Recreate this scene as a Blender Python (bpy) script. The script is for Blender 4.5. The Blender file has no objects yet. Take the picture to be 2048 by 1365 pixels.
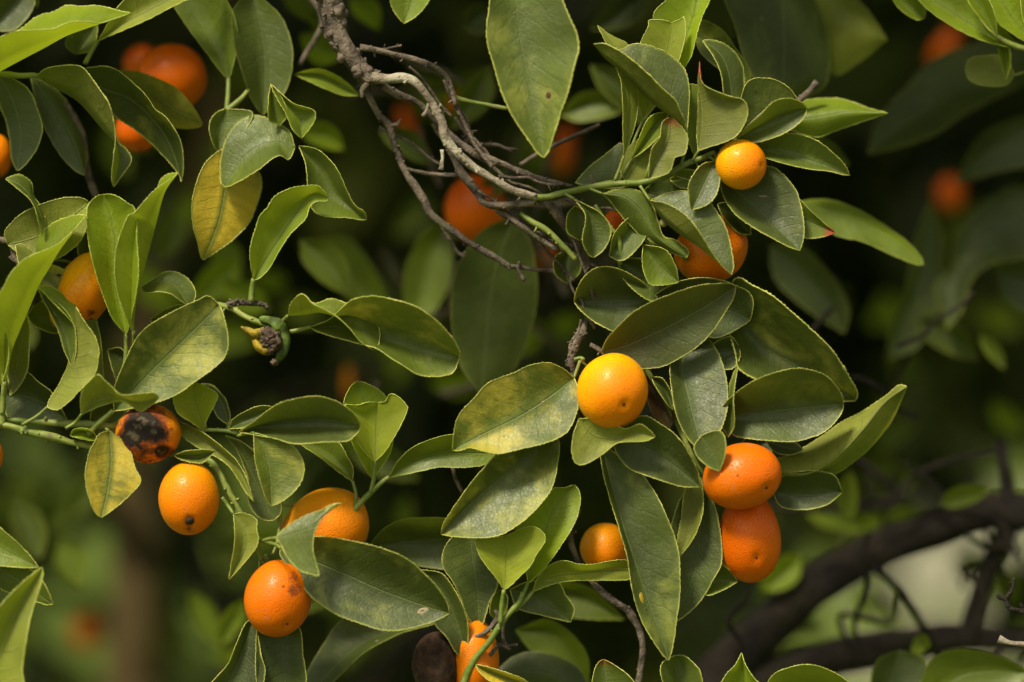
import bpy, math, random
from mathutils import Vector, Matrix, noise
from mathutils.bvhtree import BVHTree

random.seed(7)
S = bpy.context.scene
COL = S.collection
R = math.radians

# ------------------------------------------------------------------ camera, sky, sun, exposure
DIST = 1.6            # metres from the lens to the plane of sharp focus
LENS = 140.0
PXM = 36.0 / LENS * DIST / 2048.0     # metres per photo pixel on the plane of focus
cam_d = bpy.data.cameras.new("camera")
cam = bpy.data.objects.new("camera", cam_d)
COL.objects.link(cam)
cam.location = (0, 0, 1.5)
PITCH = -8.0
cam.rotation_euler = (R(90 + PITCH), 0, 0)
cam_d.lens = LENS
cam_d.sensor_width = 36
cam_d.clip_start = 0.05
cam_d.clip_end = 300
cam_d.dof.use_dof = True
cam_d.dof.focus_distance = DIST
cam_d.dof.aperture_fstop = 2.6
S.camera = cam
S.render.resolution_x = 1024
S.render.resolution_y = 682

W = bpy.data.worlds.new("World")
S.world = W
W.use_nodes = True
wn = W.node_tree.nodes
wl = W.node_tree.links
bg = wn["Background"]
sky = wn.new("ShaderNodeTexSky")
sky.sky_type = 'NISHITA'
sky.sun_disc = False
SUN_DIR = Vector((0.36, 0.44, -0.90)).normalized()      # the way the light travels
sky.sun_elevation = math.asin(-SUN_DIR.z)
sky.sun_rotation = math.atan2(-SUN_DIR.x, -SUN_DIR.y)
sky.dust_density = 4.0
sky.air_density = 1.5
hs = wn.new("ShaderNodeHueSaturation")
hs.inputs['Saturation'].default_value = 0.22
wl.new(sky.outputs[0], hs.inputs['Color'])
wb = wn.new("ShaderNodeMix")
wb.data_type = 'RGBA'; wb.blend_type = 'MULTIPLY'
wb.inputs[0].default_value = 1.0
wb.inputs[7].default_value = (1.0, 0.965, 0.82, 1)      # hazy warm overcast
wl.new(hs.outputs[0], wb.inputs[6])
wl.new(wb.outputs[2], bg.inputs[0])
bg.inputs[1].default_value = 0.052
sun_d = bpy.data.lights.new("sun", 'SUN')
sun_d.energy = 2.0
sun_d.angle = R(12)
sun_d.color = (1.0, 0.90, 0.70)
sun = bpy.data.objects.new("sun", sun_d)
COL.objects.link(sun)
sun.rotation_euler = SUN_DIR.to_track_quat('-Z', 'Y').to_euler()
vs = S.view_settings
vs.view_transform = 'Standard'
vs.look = 'None'
vs.gamma = 1
vs.use_curve_mapping = False
vs.exposure = 1.32
S.render.engine = 'CYCLES'
S.cycles.max_bounces = 6
S.cycles.transparent_max_bounces = 4

CM = Matrix.Translation(cam.location) @ cam.rotation_euler.to_matrix().to_4x4()

def P(x, y, d=0.0):
    """the point that lies d photo-pixels (0.2 mm each) behind the plane of focus on the sight line of photo point x, y"""
    z = DIST + d * PXM
    k = z / DIST * PXM
    return CM @ Vector(((x - 1024) * k, (682.5 - y) * k, -z))

# ------------------------------------------------------------------ node helpers
class NT:
    def __init__(s, name):
        s.m = bpy.data.materials.new(name)
        s.m.use_nodes = True
        s.n = s.m.node_tree.nodes
        s.l = s.m.node_tree.links
        s.n.clear()
        s.out = s.n.new("ShaderNodeOutputMaterial")
    def node(s, t, **k):
        n = s.n.new(t)
        for a, b in k.items():
            setattr(n, a, b)
        return n
    def put(s, sock, v):
        if isinstance(v, bpy.types.NodeSocket):
            s.l.new(v, sock)
        elif isinstance(v, (tuple, list)) and len(v) == 3 and sock.type == 'RGBA':
            sock.default_value = (*v, 1)
        else:
            sock.default_value = v
    def math(s, op, a, b=0.0, clamp=False):
        n = s.node("ShaderNodeMath", operation=op)
        n.use_clamp = clamp
        s.put(n.inputs[0], a)
        s.put(n.inputs[1], b)
        return n.outputs[0]
    def sstep(s, v, a, b, lo=0.0, hi=1.0):
        n = s.node("ShaderNodeMapRange", interpolation_type='SMOOTHSTEP')
        s.put(n.inputs[0], v)
        s.put(n.inputs[1], a)
        s.put(n.inputs[2], b)
        s.put(n.inputs[3], lo)
        s.put(n.inputs[4], hi)
        return n.outputs[0]
    def mix(s, f, a, b, kind='MIX'):
        n = s.node("ShaderNodeMix", data_type='RGBA', blend_type=kind)
        s.put(n.inputs[0], f)
        s.put(n.inputs[6], a)
        s.put(n.inputs[7], b)
        return n.outputs[2]
    def attr(s, name, kind='OBJECT'):
        n = s.node("ShaderNodeAttribute", attribute_type=kind)
        n.attribute_name = name
        return n.outputs['Fac']
    def noise(s, vec, scale, detail=3.0, rough=0.5, dist=0.0):
        n = s.node("ShaderNodeTexNoise")
        if vec is not None:
            s.put(n.inputs['Vector'], vec)
        n.inputs['Scale'].default_value = scale
        n.inputs['Detail'].default_value = detail
        n.inputs['Roughness'].default_value = rough
        n.inputs['Distortion'].default_value = dist
        return n.outputs['Fac']
    def bump(s, h, strength, dist, normal=None):
        n = s.node("ShaderNodeBump")
        n.inputs['Strength'].default_value = strength
        n.inputs['Distance'].default_value = dist
        s.put(n.inputs['Height'], h)
        if normal is not None:
            s.put(n.inputs['Normal'], normal)
        return n.outputs[0]
    def princ(s, col, rough=0.5, spec=0.5, normal=None, **k):
        n = s.node("ShaderNodeBsdfPrincipled")
        s.put(n.inputs['Base Color'], col)
        s.put(n.inputs['Roughness'], rough)
        s.put(n.inputs['Specular IOR Level'], spec)
        if normal is not None:
            s.put(n.inputs['Normal'], normal)
        for a, b in k.items():
            s.put(n.inputs[a.replace('_', ' ')], b)
        return n.outputs[0]
    def done(s, sh):
        s.l.new(sh, s.out.inputs[0])
        return s.m

def objco(t, seed=True):
    tc = t.node("ShaderNodeTexCoord").outputs['Object']
    if not seed:
        return tc
    v = t.node("ShaderNodeVectorMath", operation='ADD')
    t.l.new(tc, v.inputs[0])
    c = t.node("ShaderNodeCombineXYZ")
    sd = t.attr("seed")
    t.l.new(sd, c.inputs[0]); t.l.new(sd, c.inputs[1]); t.l.new(sd, c.inputs[2])
    t.l.new(c.outputs[0], v.inputs[1])
    return v.outputs[0]

def leaf_material():
    t = NT("citrus_leaf")
    young, mott, brown, redtip = t.attr("young"), t.attr("mottle"), t.attr("brown"), t.attr("red_tip")
    u = t.attr("leaf_u", 'GEOMETRY')
    md = t.attr("mid_d", 'GEOMETRY')      # distance from the midrib, photo pixels
    ed = t.attr("edge_d", 'GEOMETRY')     # distance from the margin, photo pixels
    co = objco(t)
    big = t.noise(co, 28, 3, 0.55)
    fine = t.noise(co, 420, 3, 0.6)
    patch = t.noise(co, 48, 5, 0.66, 0.4)
    # lateral veins leave the midrib forwards; warped so that no two run alike
    warp = t.math('MULTIPLY', t.noise(co, 75, 3), 9.0)
    ph = t.math('ADD', t.math('SUBTRACT', t.math('MULTIPLY', u, 66.0), t.math('MULTIPLY', md, 0.145)), warp)
    vein = t.math('SINE', ph)
    veinline = t.sstep(vein, 0.80, 1.0)
    veinline = t.math('MULTIPLY', veinline, t.sstep(ed, 3.0, 22.0))
    between = t.sstep(vein, 0.9, -0.4)
    rib = t.sstep(md, 2.0, 0.7)
    # colours
    vary = t.sstep(big, 0.3, 0.7, 0.72, 1.3)
    up = t.mix(young, (0.050, 0.069, 0.012), (0.225, 0.310, 0.007))
    un = t.mix(young, (0.130, 0.142, 0.022), (0.270, 0.315, 0.009))
    geo = t.node("ShaderNodeNewGeometry")
    back = geo.outputs['Backfacing']
    base = t.mix(back, up, un)
    m1 = t.node("ShaderNodeVectorMath", operation='SCALE')
    t.l.new(base, m1.inputs[0]); t.l.new(vary, m1.inputs[3])
    base = m1.outputs[0]
    base = t.mix(t.math('MULTIPLY', veinline, t.sstep(big, 0.35, 0.65, 0.02, 0.22)), base, (0.020, 0.034, 0.010))
    base = t.mix(t.math('MULTIPLY', rib, 0.34), base, (0.17, 0.22, 0.06))
    thr = t.math('SUBTRACT', 0.61, t.math('MULTIPLY', mott, 0.30))
    mk = t.sstep(t.math('ADD', patch, t.math('MULTIPLY', t.math('SUBTRACT', u, 0.5), 0.10)), thr, t.math('ADD', thr, 0.26))
    mk = t.math('MULTIPLY', mk, t.sstep(between, 0.0, 1.0, 0.86, 1.0))
    mk = t.math('MULTIPLY', mk, t.sstep(md, 1.0, 14.0, 0.15, 1.0))
    mk = t.math('MULTIPLY', mk, t.math('MULTIPLY', mott, 1.6, True), True)
    mcol = t.mix(t.sstep(t.math('ADD', mott, t.math('MULTIPLY', fine, 0.4)), 0.6, 1.6), (0.26, 0.285, 0.050), (0.62, 0.45, 0.030))
    base = t.mix(mk, base, mcol)
    # small corky specks and a dusty film
    vo = t.node("ShaderNodeTexVoronoi")
    t.l.new(co, vo.inputs['Vector']); vo.inputs['Scale'].default_value = 85
    sp = t.sstep(vo.outputs['Distance'], 0.085, 0.03)
    sep = t.node("ShaderNodeSeparateColor"); t.l.new(vo.outputs['Color'], sep.inputs[0])
    sp = t.math('MULTIPLY', sp, t.sstep(sep.outputs[0], 0.80, 0.82))
    base = t.mix(t.math('MULTIPLY', sp, 0.7), base, t.mix(t.sstep(sep.outputs[1], 0.45, 0.55), (0.045, 0.022, 0.010), (0.32, 0.32, 0.22)))
    base = t.mix(t.math('MULTIPLY', t.sstep(t.noise(co, 900, 2), 0.60, 0.75), 0.10), base, (0.30, 0.30, 0.20))
    base = t.mix(t.math('MULTIPLY', t.sstep(ed, 4.0, 1.0), t.sstep(fine, 0.3, 0.7, 0.2, 0.75)), base, (0.30, 0.32, 0.06))
    vr = t.node("ShaderNodeTexVoronoi", feature='DISTANCE_TO_EDGE')
    t.l.new(co, vr.inputs['Vector']); vr.inputs['Scale'].default_value = 620
    net = t.sstep(vr.outputs['Distance'], 0.10, 0.0)
    base = t.mix(t.math('MULTIPLY', net, 0.10), base, (0.022, 0.036, 0.010))
    base = t.mix(t.math('MULTIPLY', brown, t.sstep(patch, 0.25, 0.65, 0.45, 1.0)), base, (0.065, 0.032, 0.012))
    base = t.mix(t.math('MULTIPLY', redtip, t.sstep(u, 0.80, 0.93)), base, (0.30, 0.055, 0.020))
    rough = t.sstep(fine, 0.2, 0.8, 0.40, 0.58)
    rough = t.math('ADD', rough, t.math('MULTIPLY', back, 0.16))
    h = t.math('ADD', t.math('MULTIPLY', fine, 0.35), t.math('MULTIPLY', veinline, -0.16))
    h = t.math('ADD', h, t.math('MULTIPLY', t.noise(co, 95, 3), 2.2))
    h = t.math('ADD', h, t.math('MULTIPLY', rib, -0.9))
    h = t.math('ADD', h, t.math('MULTIPLY', net, -0.12))
    nrm = t.bump(h, 0.55, 0.0006)
    pr = t.princ(base, rough, 0.50, nrm)
    tr = t.node("ShaderNodeBsdfTranslucent")
    tcol = t.mix(young, (0.16, 0.21, 0.012), (0.50, 0.62, 0.020))
    tcol = t.mix(mk, tcol, (0.62, 0.52, 0.04))
    tcol = t.mix(brown, tcol, (0.08, 0.04, 0.01))
    t.put(tr.inputs[0], tcol)
    mx = t.node("ShaderNodeMixShader")
    t.put(mx.inputs[0], t.math('ADD', 0.14, t.math('MULTIPLY', young, 0.26)))
    t.l.new(pr, mx.inputs[1]); t.l.new(tr.outputs[0], mx.inputs[2])
    return t.done(mx.outputs[0])

def margin_material():
    t = NT("leaf_margin")
    co = objco(t)
    young = t.attr("young")
    c = t.mix(t.sstep(t.noise(co, 130, 3), 0.35, 0.65), (0.27, 0.30, 0.055), (0.46, 0.44, 0.11))
    c = t.mix(t.math('MULTIPLY', young, 0.6), c, (0.36, 0.46, 0.05))
    c = t.mix(t.sstep(t.noise(co, 75, 4), 0.66, 0.74), c, (0.20, 0.12, 0.05))
    c = t.mix(t.math('MULTIPLY', t.attr("red_tip"), t.sstep(t.attr("leaf_u", 'GEOMETRY'), 0.80, 0.93)), c, (0.35, 0.08, 0.03))
    c = t.mix(t.attr("brown"), c, (0.14, 0.09, 0.03))
    return t.done(t.princ(c, 0.5, 0.4))

def stem_material():
    t = NT("green_stem")
    co = objco(t)
    c = t.mix(t.sstep(t.noise(co, 90, 4), 0.35, 0.7), (0.115, 0.165, 0.022), (0.24, 0.27, 0.06))
    c = t.mix(t.sstep(t.noise(co, 240, 3), 0.62, 0.72), c, (0.16, 0.13, 0.07))
    return t.done(t.princ(c, 0.5, 0.4, t.bump(t.noise(co, 500, 3), 0.5, 0.0005)))

def bark_material(name, a, b, c_, sc=1.0):
    t = NT(name)
    co = objco(t)
    n1 = t.noise(co, 120 * sc, 5, 0.65)
    c = t.mix(t.sstep(n1, 0.35, 0.66), a, b)
    c = t.mix(t.sstep(t.noise(co, 55 * sc, 4), 0.56, 0.68), c, c_)
    h = t.math('ADD', t.noise(co, 420 * sc, 4, 0.7), t.math('MULTIPLY', n1, 1.5))
    return t.done(t.princ(c, 0.85, 0.2, t.bump(h, 0.9, 0.0016 / sc)))

def peel_material():
    t = NT("kumquat_peel")
    co = objco(t)
    ripe_shade = t.attr("ripe_shade")
    st = t.attr("stain", 'GEOMETRY')
    ax = t.attr("axis_u", 'GEOMETRY')
    n1 = t.noise(co, 55, 3)
    c = t.mix(ripe_shade, (0.92, 0.43, 0.002), (0.58, 0.088, 0.001))  # deep red end is riper peel and also shade put into the colour
    c = t.mix(t.math('MULTIPLY', t.sstep(ax, 0.35, 1.0), 0.68), c, (0.76, 0.140, 0.001))
    c = t.mix(t.math('MULTIPLY', t.sstep(n1, 0.35, 0.75), 0.35), c, (0.80, 0.20, 0.004))
    vo = t.node("ShaderNodeTexVoronoi")
    t.l.new(co, vo.inputs['Vector']); vo.inputs['Scale'].default_value = 1150
    pore = t.sstep(vo.outputs['Distance'], 0.05, 0.45)
    c = t.mix(t.math('MULTIPLY', t.math('SUBTRACT', 1.0, pore), 0.30), c, (0.60, 0.13, 0.002))
    # scattered blemishes
    v2 = t.node("ShaderNodeTexVoronoi")
    t.l.new(co, v2.inputs['Vector']); v2.inputs['Scale'].default_value = 150
    sp2 = t.node("ShaderNodeSeparateColor"); t.l.new(v2.outputs['Color'], sp2.inputs[0])
    bl = t.math('MULTIPLY', t.sstep(v2.outputs['Distance'], 0.14, 0.05), t.sstep(sp2.outputs[0], 0.90, 0.92))
    c = t.mix(t.math('MULTIPLY', bl, 0.8), c, (0.12, 0.045, 0.012))
    c = t.mix(t.math('MULTIPLY', t.sstep(t.noise(co, 90, 5, 0.7), 0.58, 0.72), 0.45), c, (0.42, 0.19, 0.06))
    s2 = t.math('ADD', st, t.math('MULTIPLY', t.math('SUBTRACT', t.noise(co, 130, 6, 0.75), 0.5), 1.5))
    s2 = t.math('MULTIPLY', s2, t.sstep(st, 0.02, 0.12))
    c = t.mix(t.sstep(s2, 0.12, 0.45), c, (0.20, 0.045, 0.012))
    c = t.mix(t.sstep(s2, 0.42, 0.66), c, (0.018, 0.012, 0.008))
    c = t.mix(t.math('MULTIPLY', t.sstep(s2, 0.78, 1.0), t.sstep(t.noise(co, 300, 3), 0.45, 0.6)), c, (0.085, 0.070, 0.035))
    h = t.math('ADD', t.math('MULTIPLY', pore, 1.0), t.math('MULTIPLY', t.noise(co, 330, 3), 0.5))
    nrm = t.bump(h, 0.38, 0.0005)
    rough = t.math('ADD', 0.33, t.math('MULTIPLY', t.sstep(s2, 0.2, 0.5), 0.45))
    return t.done(t.princ(c, rough, 0.22, nrm, Subsurface_Weight=0.08, Subsurface_Scale=0.004))

def plain(name, col, rough=0.7, var=0.4, sc=150, bump=0.5):
    t = NT(name)
    co = objco(t)
    n = t.noise(co, sc, 4, 0.6)
    d = tuple(v * (1 - var) for v in col)
    c = t.mix(t.sstep(n, 0.3, 0.7), d, col)
    return t.done(t.princ(c, rough, 0.3, t.bump(n, bump, 0.001)))

M_LEAF = leaf_material()
M_RIM = margin_material()
M_STEM = stem_material()
M_BARK = bark_material("grey_bark", (0.12, 0.096, 0.068), (0.29, 0.245, 0.18), (0.40, 0.36, 0.27))
M_DARK = bark_material("brown_bark", (0.055, 0.043, 0.034), (0.19, 0.150, 0.112), (0.10, 0.09, 0.055))
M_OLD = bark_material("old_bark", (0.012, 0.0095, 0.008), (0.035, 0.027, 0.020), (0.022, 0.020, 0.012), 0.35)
M_TRUNK = bark_material("trunk_bark", (0.15, 0.095, 0.045), (0.32, 0.21, 0.105), (0.22, 0.17, 0.08), 0.25)
M_PEEL = peel_material()
M_SCAR = plain("dry_scar", (0.045, 0.030, 0.018), 0.9)
M_SPOT = plain("brown_spot", (0.075, 0.030, 0.018), 0.8)
M_PALE = plain("pale_scar", (0.34, 0.28, 0.17), 0.8)
M_YSPOT = plain("yellow_spot", (0.50, 0.34, 0.03), 0.6)
M_CALYX = plain("calyx_green", (0.13, 0.16, 0.045), 0.6)
M_BUD = plain("pale_bud", (0.34, 0.33, 0.13), 0.6)
M_DRY = plain("dry_brown", (0.16, 0.11, 0.075), 0.95, 0.85, 420, 1.0)
M_YEL = plain("yellowed_rind", (0.42, 0.30, 0.02), 0.6, 0.85, 260)
M_GRN = plain("green_rind", (0.11, 0.17, 0.022), 0.6, 0.75, 260)
M_ROT = plain("rotten_rind", (0.060, 0.032, 0.018), 0.95, 0.7, 260, 1.0)

# ------------------------------------------------------------------ object helpers
def tag(o, label=None, cat=None, group=None, kind=None):
    if label: o['label'] = label
    if cat: o['category'] = cat
    if group: o['group'] = group
    if kind: o['kind'] = kind
    return o

def empty(name, loc, label, cat, group=None):
    o = bpy.data.objects.new(name, None)
    o.location = loc
    o.empty_display_size = 0.01
    COL.objects.link(o)
    o['seed'] = 0.0
    return tag(o, label, cat, group)

class MB:
    """collects vertices and faces in world space; build() links them as one mesh with its origin at a given point"""
    def __init__(s):
        s.v, s.f, s.mi = [], [], []
        s.at = {}
    def build(s, name, mats, parent=None, origin=None, smooth=True, props=None):
        o0 = origin if origin is not None else (parent.location.copy() if parent else Vector((0, 0, 0)))
        me = bpy.data.meshes.new(name)
        me.from_pydata([tuple(p - o0) for p in s.v], [], s.f)
        for m in mats:
            me.materials.append(m)
        if s.mi:
            me.polygons.foreach_set("material_index", s.mi)
        me.polygons.foreach_set("use_smooth", [smooth] * len(me.polygons))
        for k, vals in s.at.items():
            a = me.attributes.new(k, 'FLOAT', 'POINT')
            a.data.foreach_set("value", vals)
        me.update()
        o = bpy.data.objects.new(name, me)
        COL.objects.link(o)
        if parent:
            o.parent = parent
            w = Vector((0, 0, 0))
            q = parent
            while q is not None:
                w = w + q.location
                q = q.parent
            o.location = o0 - w
        else:
            o.location = o0
        o['seed'] = random.uniform(0, 40)
        for k, v in (props or {}).items():
            o[k] = v
        return o

def resample(pts, n):
    """Catmull-Rom through the points, n+1 samples evenly spaced along the curve"""
    p = [Vector(q) for q in pts]
    if len(p) == 2:
        return [p[0].lerp(p[1], i / n) for i in range(n + 1)]
    ext = [p[0] * 2 - p[1]] + p + [p[-1] * 2 - p[-2]]
    dense = []
    for i in range(1, len(ext) - 2):
        a, b, c, d = ext[i - 1], ext[i], ext[i + 1], ext[i + 2]
        for k in range(12):
            t = k / 12
            dense.append(0.5 * ((2 * b) + (c - a) * t + (2 * a - 5 * b + 4 * c - d) * t * t + (3 * b - a - 3 * c + d) * t ** 3))
    dense.append(p[-1])
    acc = [0.0]
    for i in range(1, len(dense)):
        acc.append(acc[-1] + (dense[i] - dense[i - 1]).length)
    L = acc[-1]
    out = []
    j = 0
    for i in range(n + 1):
        s_ = L * i / n
        while j < len(acc) - 2 and acc[j + 1] < s_:
            j += 1
        seg = acc[j + 1] - acc[j]
        out.append(dense[j].lerp(dense[j + 1], 0 if seg < 1e-9 else (s_ - acc[j]) / seg))
    return out

def tube_into(mb, pts, radii, sides=10, rough=0.0, cap=True, mi=0, twist=0.0):
    """pts: world points, radii: metres"""
    base = len(mb.v)
    n = len(pts)
    up = Vector((0.1, 0.3, 1)).normalized()
    prev = None
    for i, p in enumerate(pts):
        t = (pts[min(i + 1, n - 1)] - pts[max(i - 1, 0)])
        if t.length < 1e-9: t = Vector((0, 0, 1))
        t.normalize()
        if prev is None:
            a = t.cross(up)
            if a.length < 1e-3: a = t.cross(Vector((1, 0, 0)))
            a.normalize()
        else:
            a = (prev - t * prev.dot(t))
            if a.length < 1e-6: a = t.cross(up)
            a.normalize()
        prev = a
        b = t.cross(a)
        for k in range(sides):
            an = 2 * math.pi * k / sides
            r = radii[i]
            dirv = a * math.cos(an) + b * math.sin(an)
            if rough:
                r *= 1 + rough * noise.noise(Vector((math.cos(an) * 1.3, math.sin(an) * 1.3, 0)) + p * (0.30 / max(radii[len(radii) // 2], 1e-4)))
            mb.v.append(p + dirv * r)
    for i in range(n - 1):
        for k in range(sides):
            k2 = (k + 1) % sides
            mb.f.append((base + i * sides + k, base + i * sides + k2, base + (i + 1) * sides + k2, base + (i + 1) * sides + k))
            mb.mi.append(mi)
    if cap:
        for i, rev in ((0, True), (n - 1, False)):
            f = [base + i * sides + k for k in range(sides)]
            if rev: f.reverse()
            mb.f.append(tuple(f)); mb.mi.append(mi)

def pxpath(pts, n):
    """pts (x, y, d, r) in photo pixels -> world points and radii"""
    a = [Vector((p[0], p[1], p[2])) for p in pts]
    full = resample(a, n)
    # radii interpolated on the same parameter
    acc = [0.0]
    for i in range(1, len(a)): acc.append(acc[-1] + (a[i] - a[i - 1]).length)
    rr = []
    for i in range(n + 1):
        s_ = acc[-1] * i / n
        j = 0
        while j < len(acc) - 2 and acc[j + 1] < s_: j += 1
        f = (s_ - acc[j]) / max(acc[j + 1] - acc[j], 1e-6)
        rr.append(pts[j][3] * (1 - f) + pts[j + 1][3] * f)
    return [P(q.x, q.y, q.z) for q in full], [r * PXM * (1 + q.z * PXM / DIST) for r, q in zip(rr, full)]

def lump_into(mb, c, r, squash=(1, 1, 1), amp=0.25, freq=1.2, seg=8, mi=0):
    base = len(mb.v)
    rings = seg // 2 + 1
    for i in range(1, rings):
        th = math.pi * i / rings
        for k in range(seg):
            an = 2 * math.pi * k / seg
            dv = Vector((math.sin(th) * math.cos(an), math.sin(th) * math.sin(an), math.cos(th)))
            q = 1 + amp * noise.noise(dv * freq + c * 300)
            mb.v.append(c + Vector((dv.x * squash[0], dv.y * squash[1], dv.z * squash[2])) * r * q)
    top = len(mb.v); mb.v.append(c + Vector((0, 0, r * squash[2])))
    bot = len(mb.v); mb.v.append(c - Vector((0, 0, r * squash[2])))
    for i in range(rings - 2):
        for k in range(seg):
            k2 = (k + 1) % seg
            mb.f.append((base + i * seg + k, base + (i + 1) * seg + k, base + (i + 1) * seg + k2, base + i * seg + k2)); mb.mi.append(mi)
    for k in range(seg):
        k2 = (k + 1) % seg
        mb.f.append((top, base + k, base + k2)); mb.mi.append(mi)
        o = base + (rings - 2) * seg
        mb.f.append((bot, o + k2, o + k)); mb.mi.append(mi)

def stem(parent, pts, mat=None, name="twig", knobs=0, rough=0.25, n=None, label=None):
    mat = mat or M_STEM
    mb = MB()
    L = sum((Vector(pts[i + 1][:2]) - Vector(pts[i][:2])).length for i in range(len(pts) - 1))
    n = n or max(8, int(L / 6))
    w, r = pxpath(pts, n)
    for i in range(len(w)):
        if knobs:
            r[i] *= 1 + 0.10 * noise.noise(w[i] * 140)
    tube_into(mb, w, r, 10, rough)
    for k in range(knobs):
        i = random.randint(1, len(w) - 2)
        dv = Vector((random.uniform(-1, 1), random.uniform(-1, 0.4), random.uniform(-1, 1))).normalized()
        lump_into(mb, w[i] + dv * r[i] * 0.85, r[i] * random.uniform(0.28, 0.62), amp=0.5)
    for k in range(knobs // 2 if knobs > 4 else 0):      # short dead spurs
        i = random.randint(1, len(w) - 2)
        dv = Vector((random.uniform(-1, 1), random.uniform(-.8, 0.4), random.uniform(-1, 1))).normalized()
        ln = random.uniform(4, 13) * PXM
        d2 = (dv + Vector((random.uniform(-.7, .7), 0, random.uniform(-.7, .7)))).normalized()
        r0 = min(r[i] * 0.42, 3.2 * PXM)
        tube_into(mb, [w[i], w[i] + dv * (r[i] + ln * .5), w[i] + dv * (r[i] + ln * .5) + d2 * ln * .5], [r0 * 1.2, r0 * .8, r0 * random.uniform(.7, 1.5)], 6, 0.4)
    o = mb.build(name, [mat], parent)
    if label: o['label'] = label
    return o

LEAFCOUNT = 0
def leaf(parent, m, L, Rr, d=0, e=(-12, -12), y=0.0, mo=0.0, brown=0.0, red=0.0, pet=None, label=None, rim=1.5, wave=2.5, N=48, pr=3.2, name="leaf", dm=None):
    """one leaf with real relief. m, L, Rr: midrib and both margins, base to tip, traced at depth d (a number or one per
    quarter from base to tip); e: how far the left and right margins stand behind (+) or before (-) the midrib"""
    global LEAFCOUNT
    LEAFCOUNT += 1
    ph1, ph2 = random.uniform(0, 6), random.uniform(0, 6)
    base, tip = m[0], m[-1]
    if N >= 28:
        N = max(30, min(88, int(sum(math.hypot(m[i + 1][0] - m[i][0], m[i + 1][1] - m[i][1]) for i in range(len(m) - 1)) / 3.4)))
    ml = resample([(p[0], p[1], 0) for p in m], N)
    ll = resample([(p[0], p[1], 0) for p in [base] + list(L) + [tip]], N)
    rl = resample([(p[0], p[1], 0) for p in [base] + list(Rr) + [tip]], N)
    if isinstance(d, (int, float)): d = (d, d)
    def dd(t):
        s_ = t * (len(d) - 1); j = min(int(s_), len(d) - 2)
        f = s_ - j
        f = f * f * (3 - 2 * f) if len(d) > 2 else f
        return d[j] * (1 - f) + d[j + 1] * f
    e = (e[0] * 2.1, e[1] * 2.1)
    leng = sum((ml[i + 1] - ml[i]).length for i in range(N))
    K = 3
    mb = MB()
    U, MD, ED = [], [], []
    maxw = [max((ll[i] - ml[i]).length for i in range(N + 1)), max((rl[i] - ml[i]).length for i in range(N + 1))]
    rows = []
    edges = [[], []]
    for i in range(N + 1):
        t = i / N
        zc = dd(t)
        prof = math.sin(math.pi * min(max(t, 0), 1)) ** 0.6 if 0 < t < 1 else 0
        row = []
        for side, el, ev, ph in ((0, ll, e[0], ph1), (1, rl, e[1], ph2)):
            wloc = (el[i] - ml[i]).length
            for k in range(K, 0, -1) if side == 0 else range(1, K + 1):
                s_ = k / K
                q = ml[i].lerp(el[i], s_)
                z = zc + ev * prof * s_ ** 1.35 + wave * prof * s_ * s_ * math.sin(t * leng / 17 + ph) + 0.9 * wave * s_ * prof * math.sin(t * leng / 41 + ph * 2)
                if k == K and 0 < i < N:      # fine crenation of the margin
                    out = (el[i] - ml[i])
                    if out.length > 1e-3: out.normalize()
                    q = q + out * (1.3 * noise.noise(Vector((i * 1.7, ph * 9, side))) + 0.6 * (i % 2))
                row.append((q, z, t, wloc * s_, wloc * (1 - s_)))
                if k == K:
                    edges[side].append((q, z))
            if side == 0:
                row.append((ml[i], zc + 1.2 * prof, t, 0.0, min(wloc, 60.0)))
        rows.append(row)
    C = 2 * K + 1
    for row in rows:
        for q, z, t, a, b in row:
            mb.v.append(P(q.x, q.y, z))
            U.append(t); MD.append(a); ED.append(b)
    for i in range(N):
        for k in range(C - 1):
            a = i * C + k
            mb.f.append((a, a + 1, a + C + 1, a + C)); mb.mi.append(0)
    if rim > 0 and dd(0.5) < 115:
        for side in (0, 1):
            w = [P(q.x, q.y, z) for q, z in edges[side]]
            rad = []
            for i in range(N + 1):
                rr = 0.85 * rim * (0.30 + 1.0 * abs(noise.noise(Vector((i * 0.37, side * 7 + ph1, 3)))) + 0.30 * (i % 2))
                if i == 0 or i == N: rr *= 0.6
                rad.append(rr * PXM)
            b0 = len(mb.v)
            tube_into(mb, w, rad, 5, 0, False, 1)
            cnt = len(mb.v) - b0
            for i in range(cnt):
                U.append((i // 5) / N); MD.append(60.0); ED.append(0.0)
    if pet:
        pts = [(base[0], base[1], dd(0), pr * 0.8)] + [(p[0], p[1], (p[2] if len(p) > 2 else dd(0) * 0.6), pr) for p in pet]
        w, r = pxpath(pts, max(4, 3 * len(pts)))
        b0 = len(mb.v)
        tube_into(mb, w, r, 8, 0.1, True, 2)
        for i in range(len(mb.v) - b0):
            U.append(0.0); MD.append(60.0); ED.append(0.0)
    # midrib seen as a ridge on the underside
    mb.at = {"leaf_u": U, "mid_d": MD, "edge_d": ED}
    o = mb.build(name, [M_LEAF, M_RIM, M_STEM], parent, origin=P(base[0], base[1], dd(0)),
                 props={"young": float(y), "mottle": float(mo), "brown": float(brown), "red_tip": float(red)})
    if label: o['label'] = label
    return o

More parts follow.
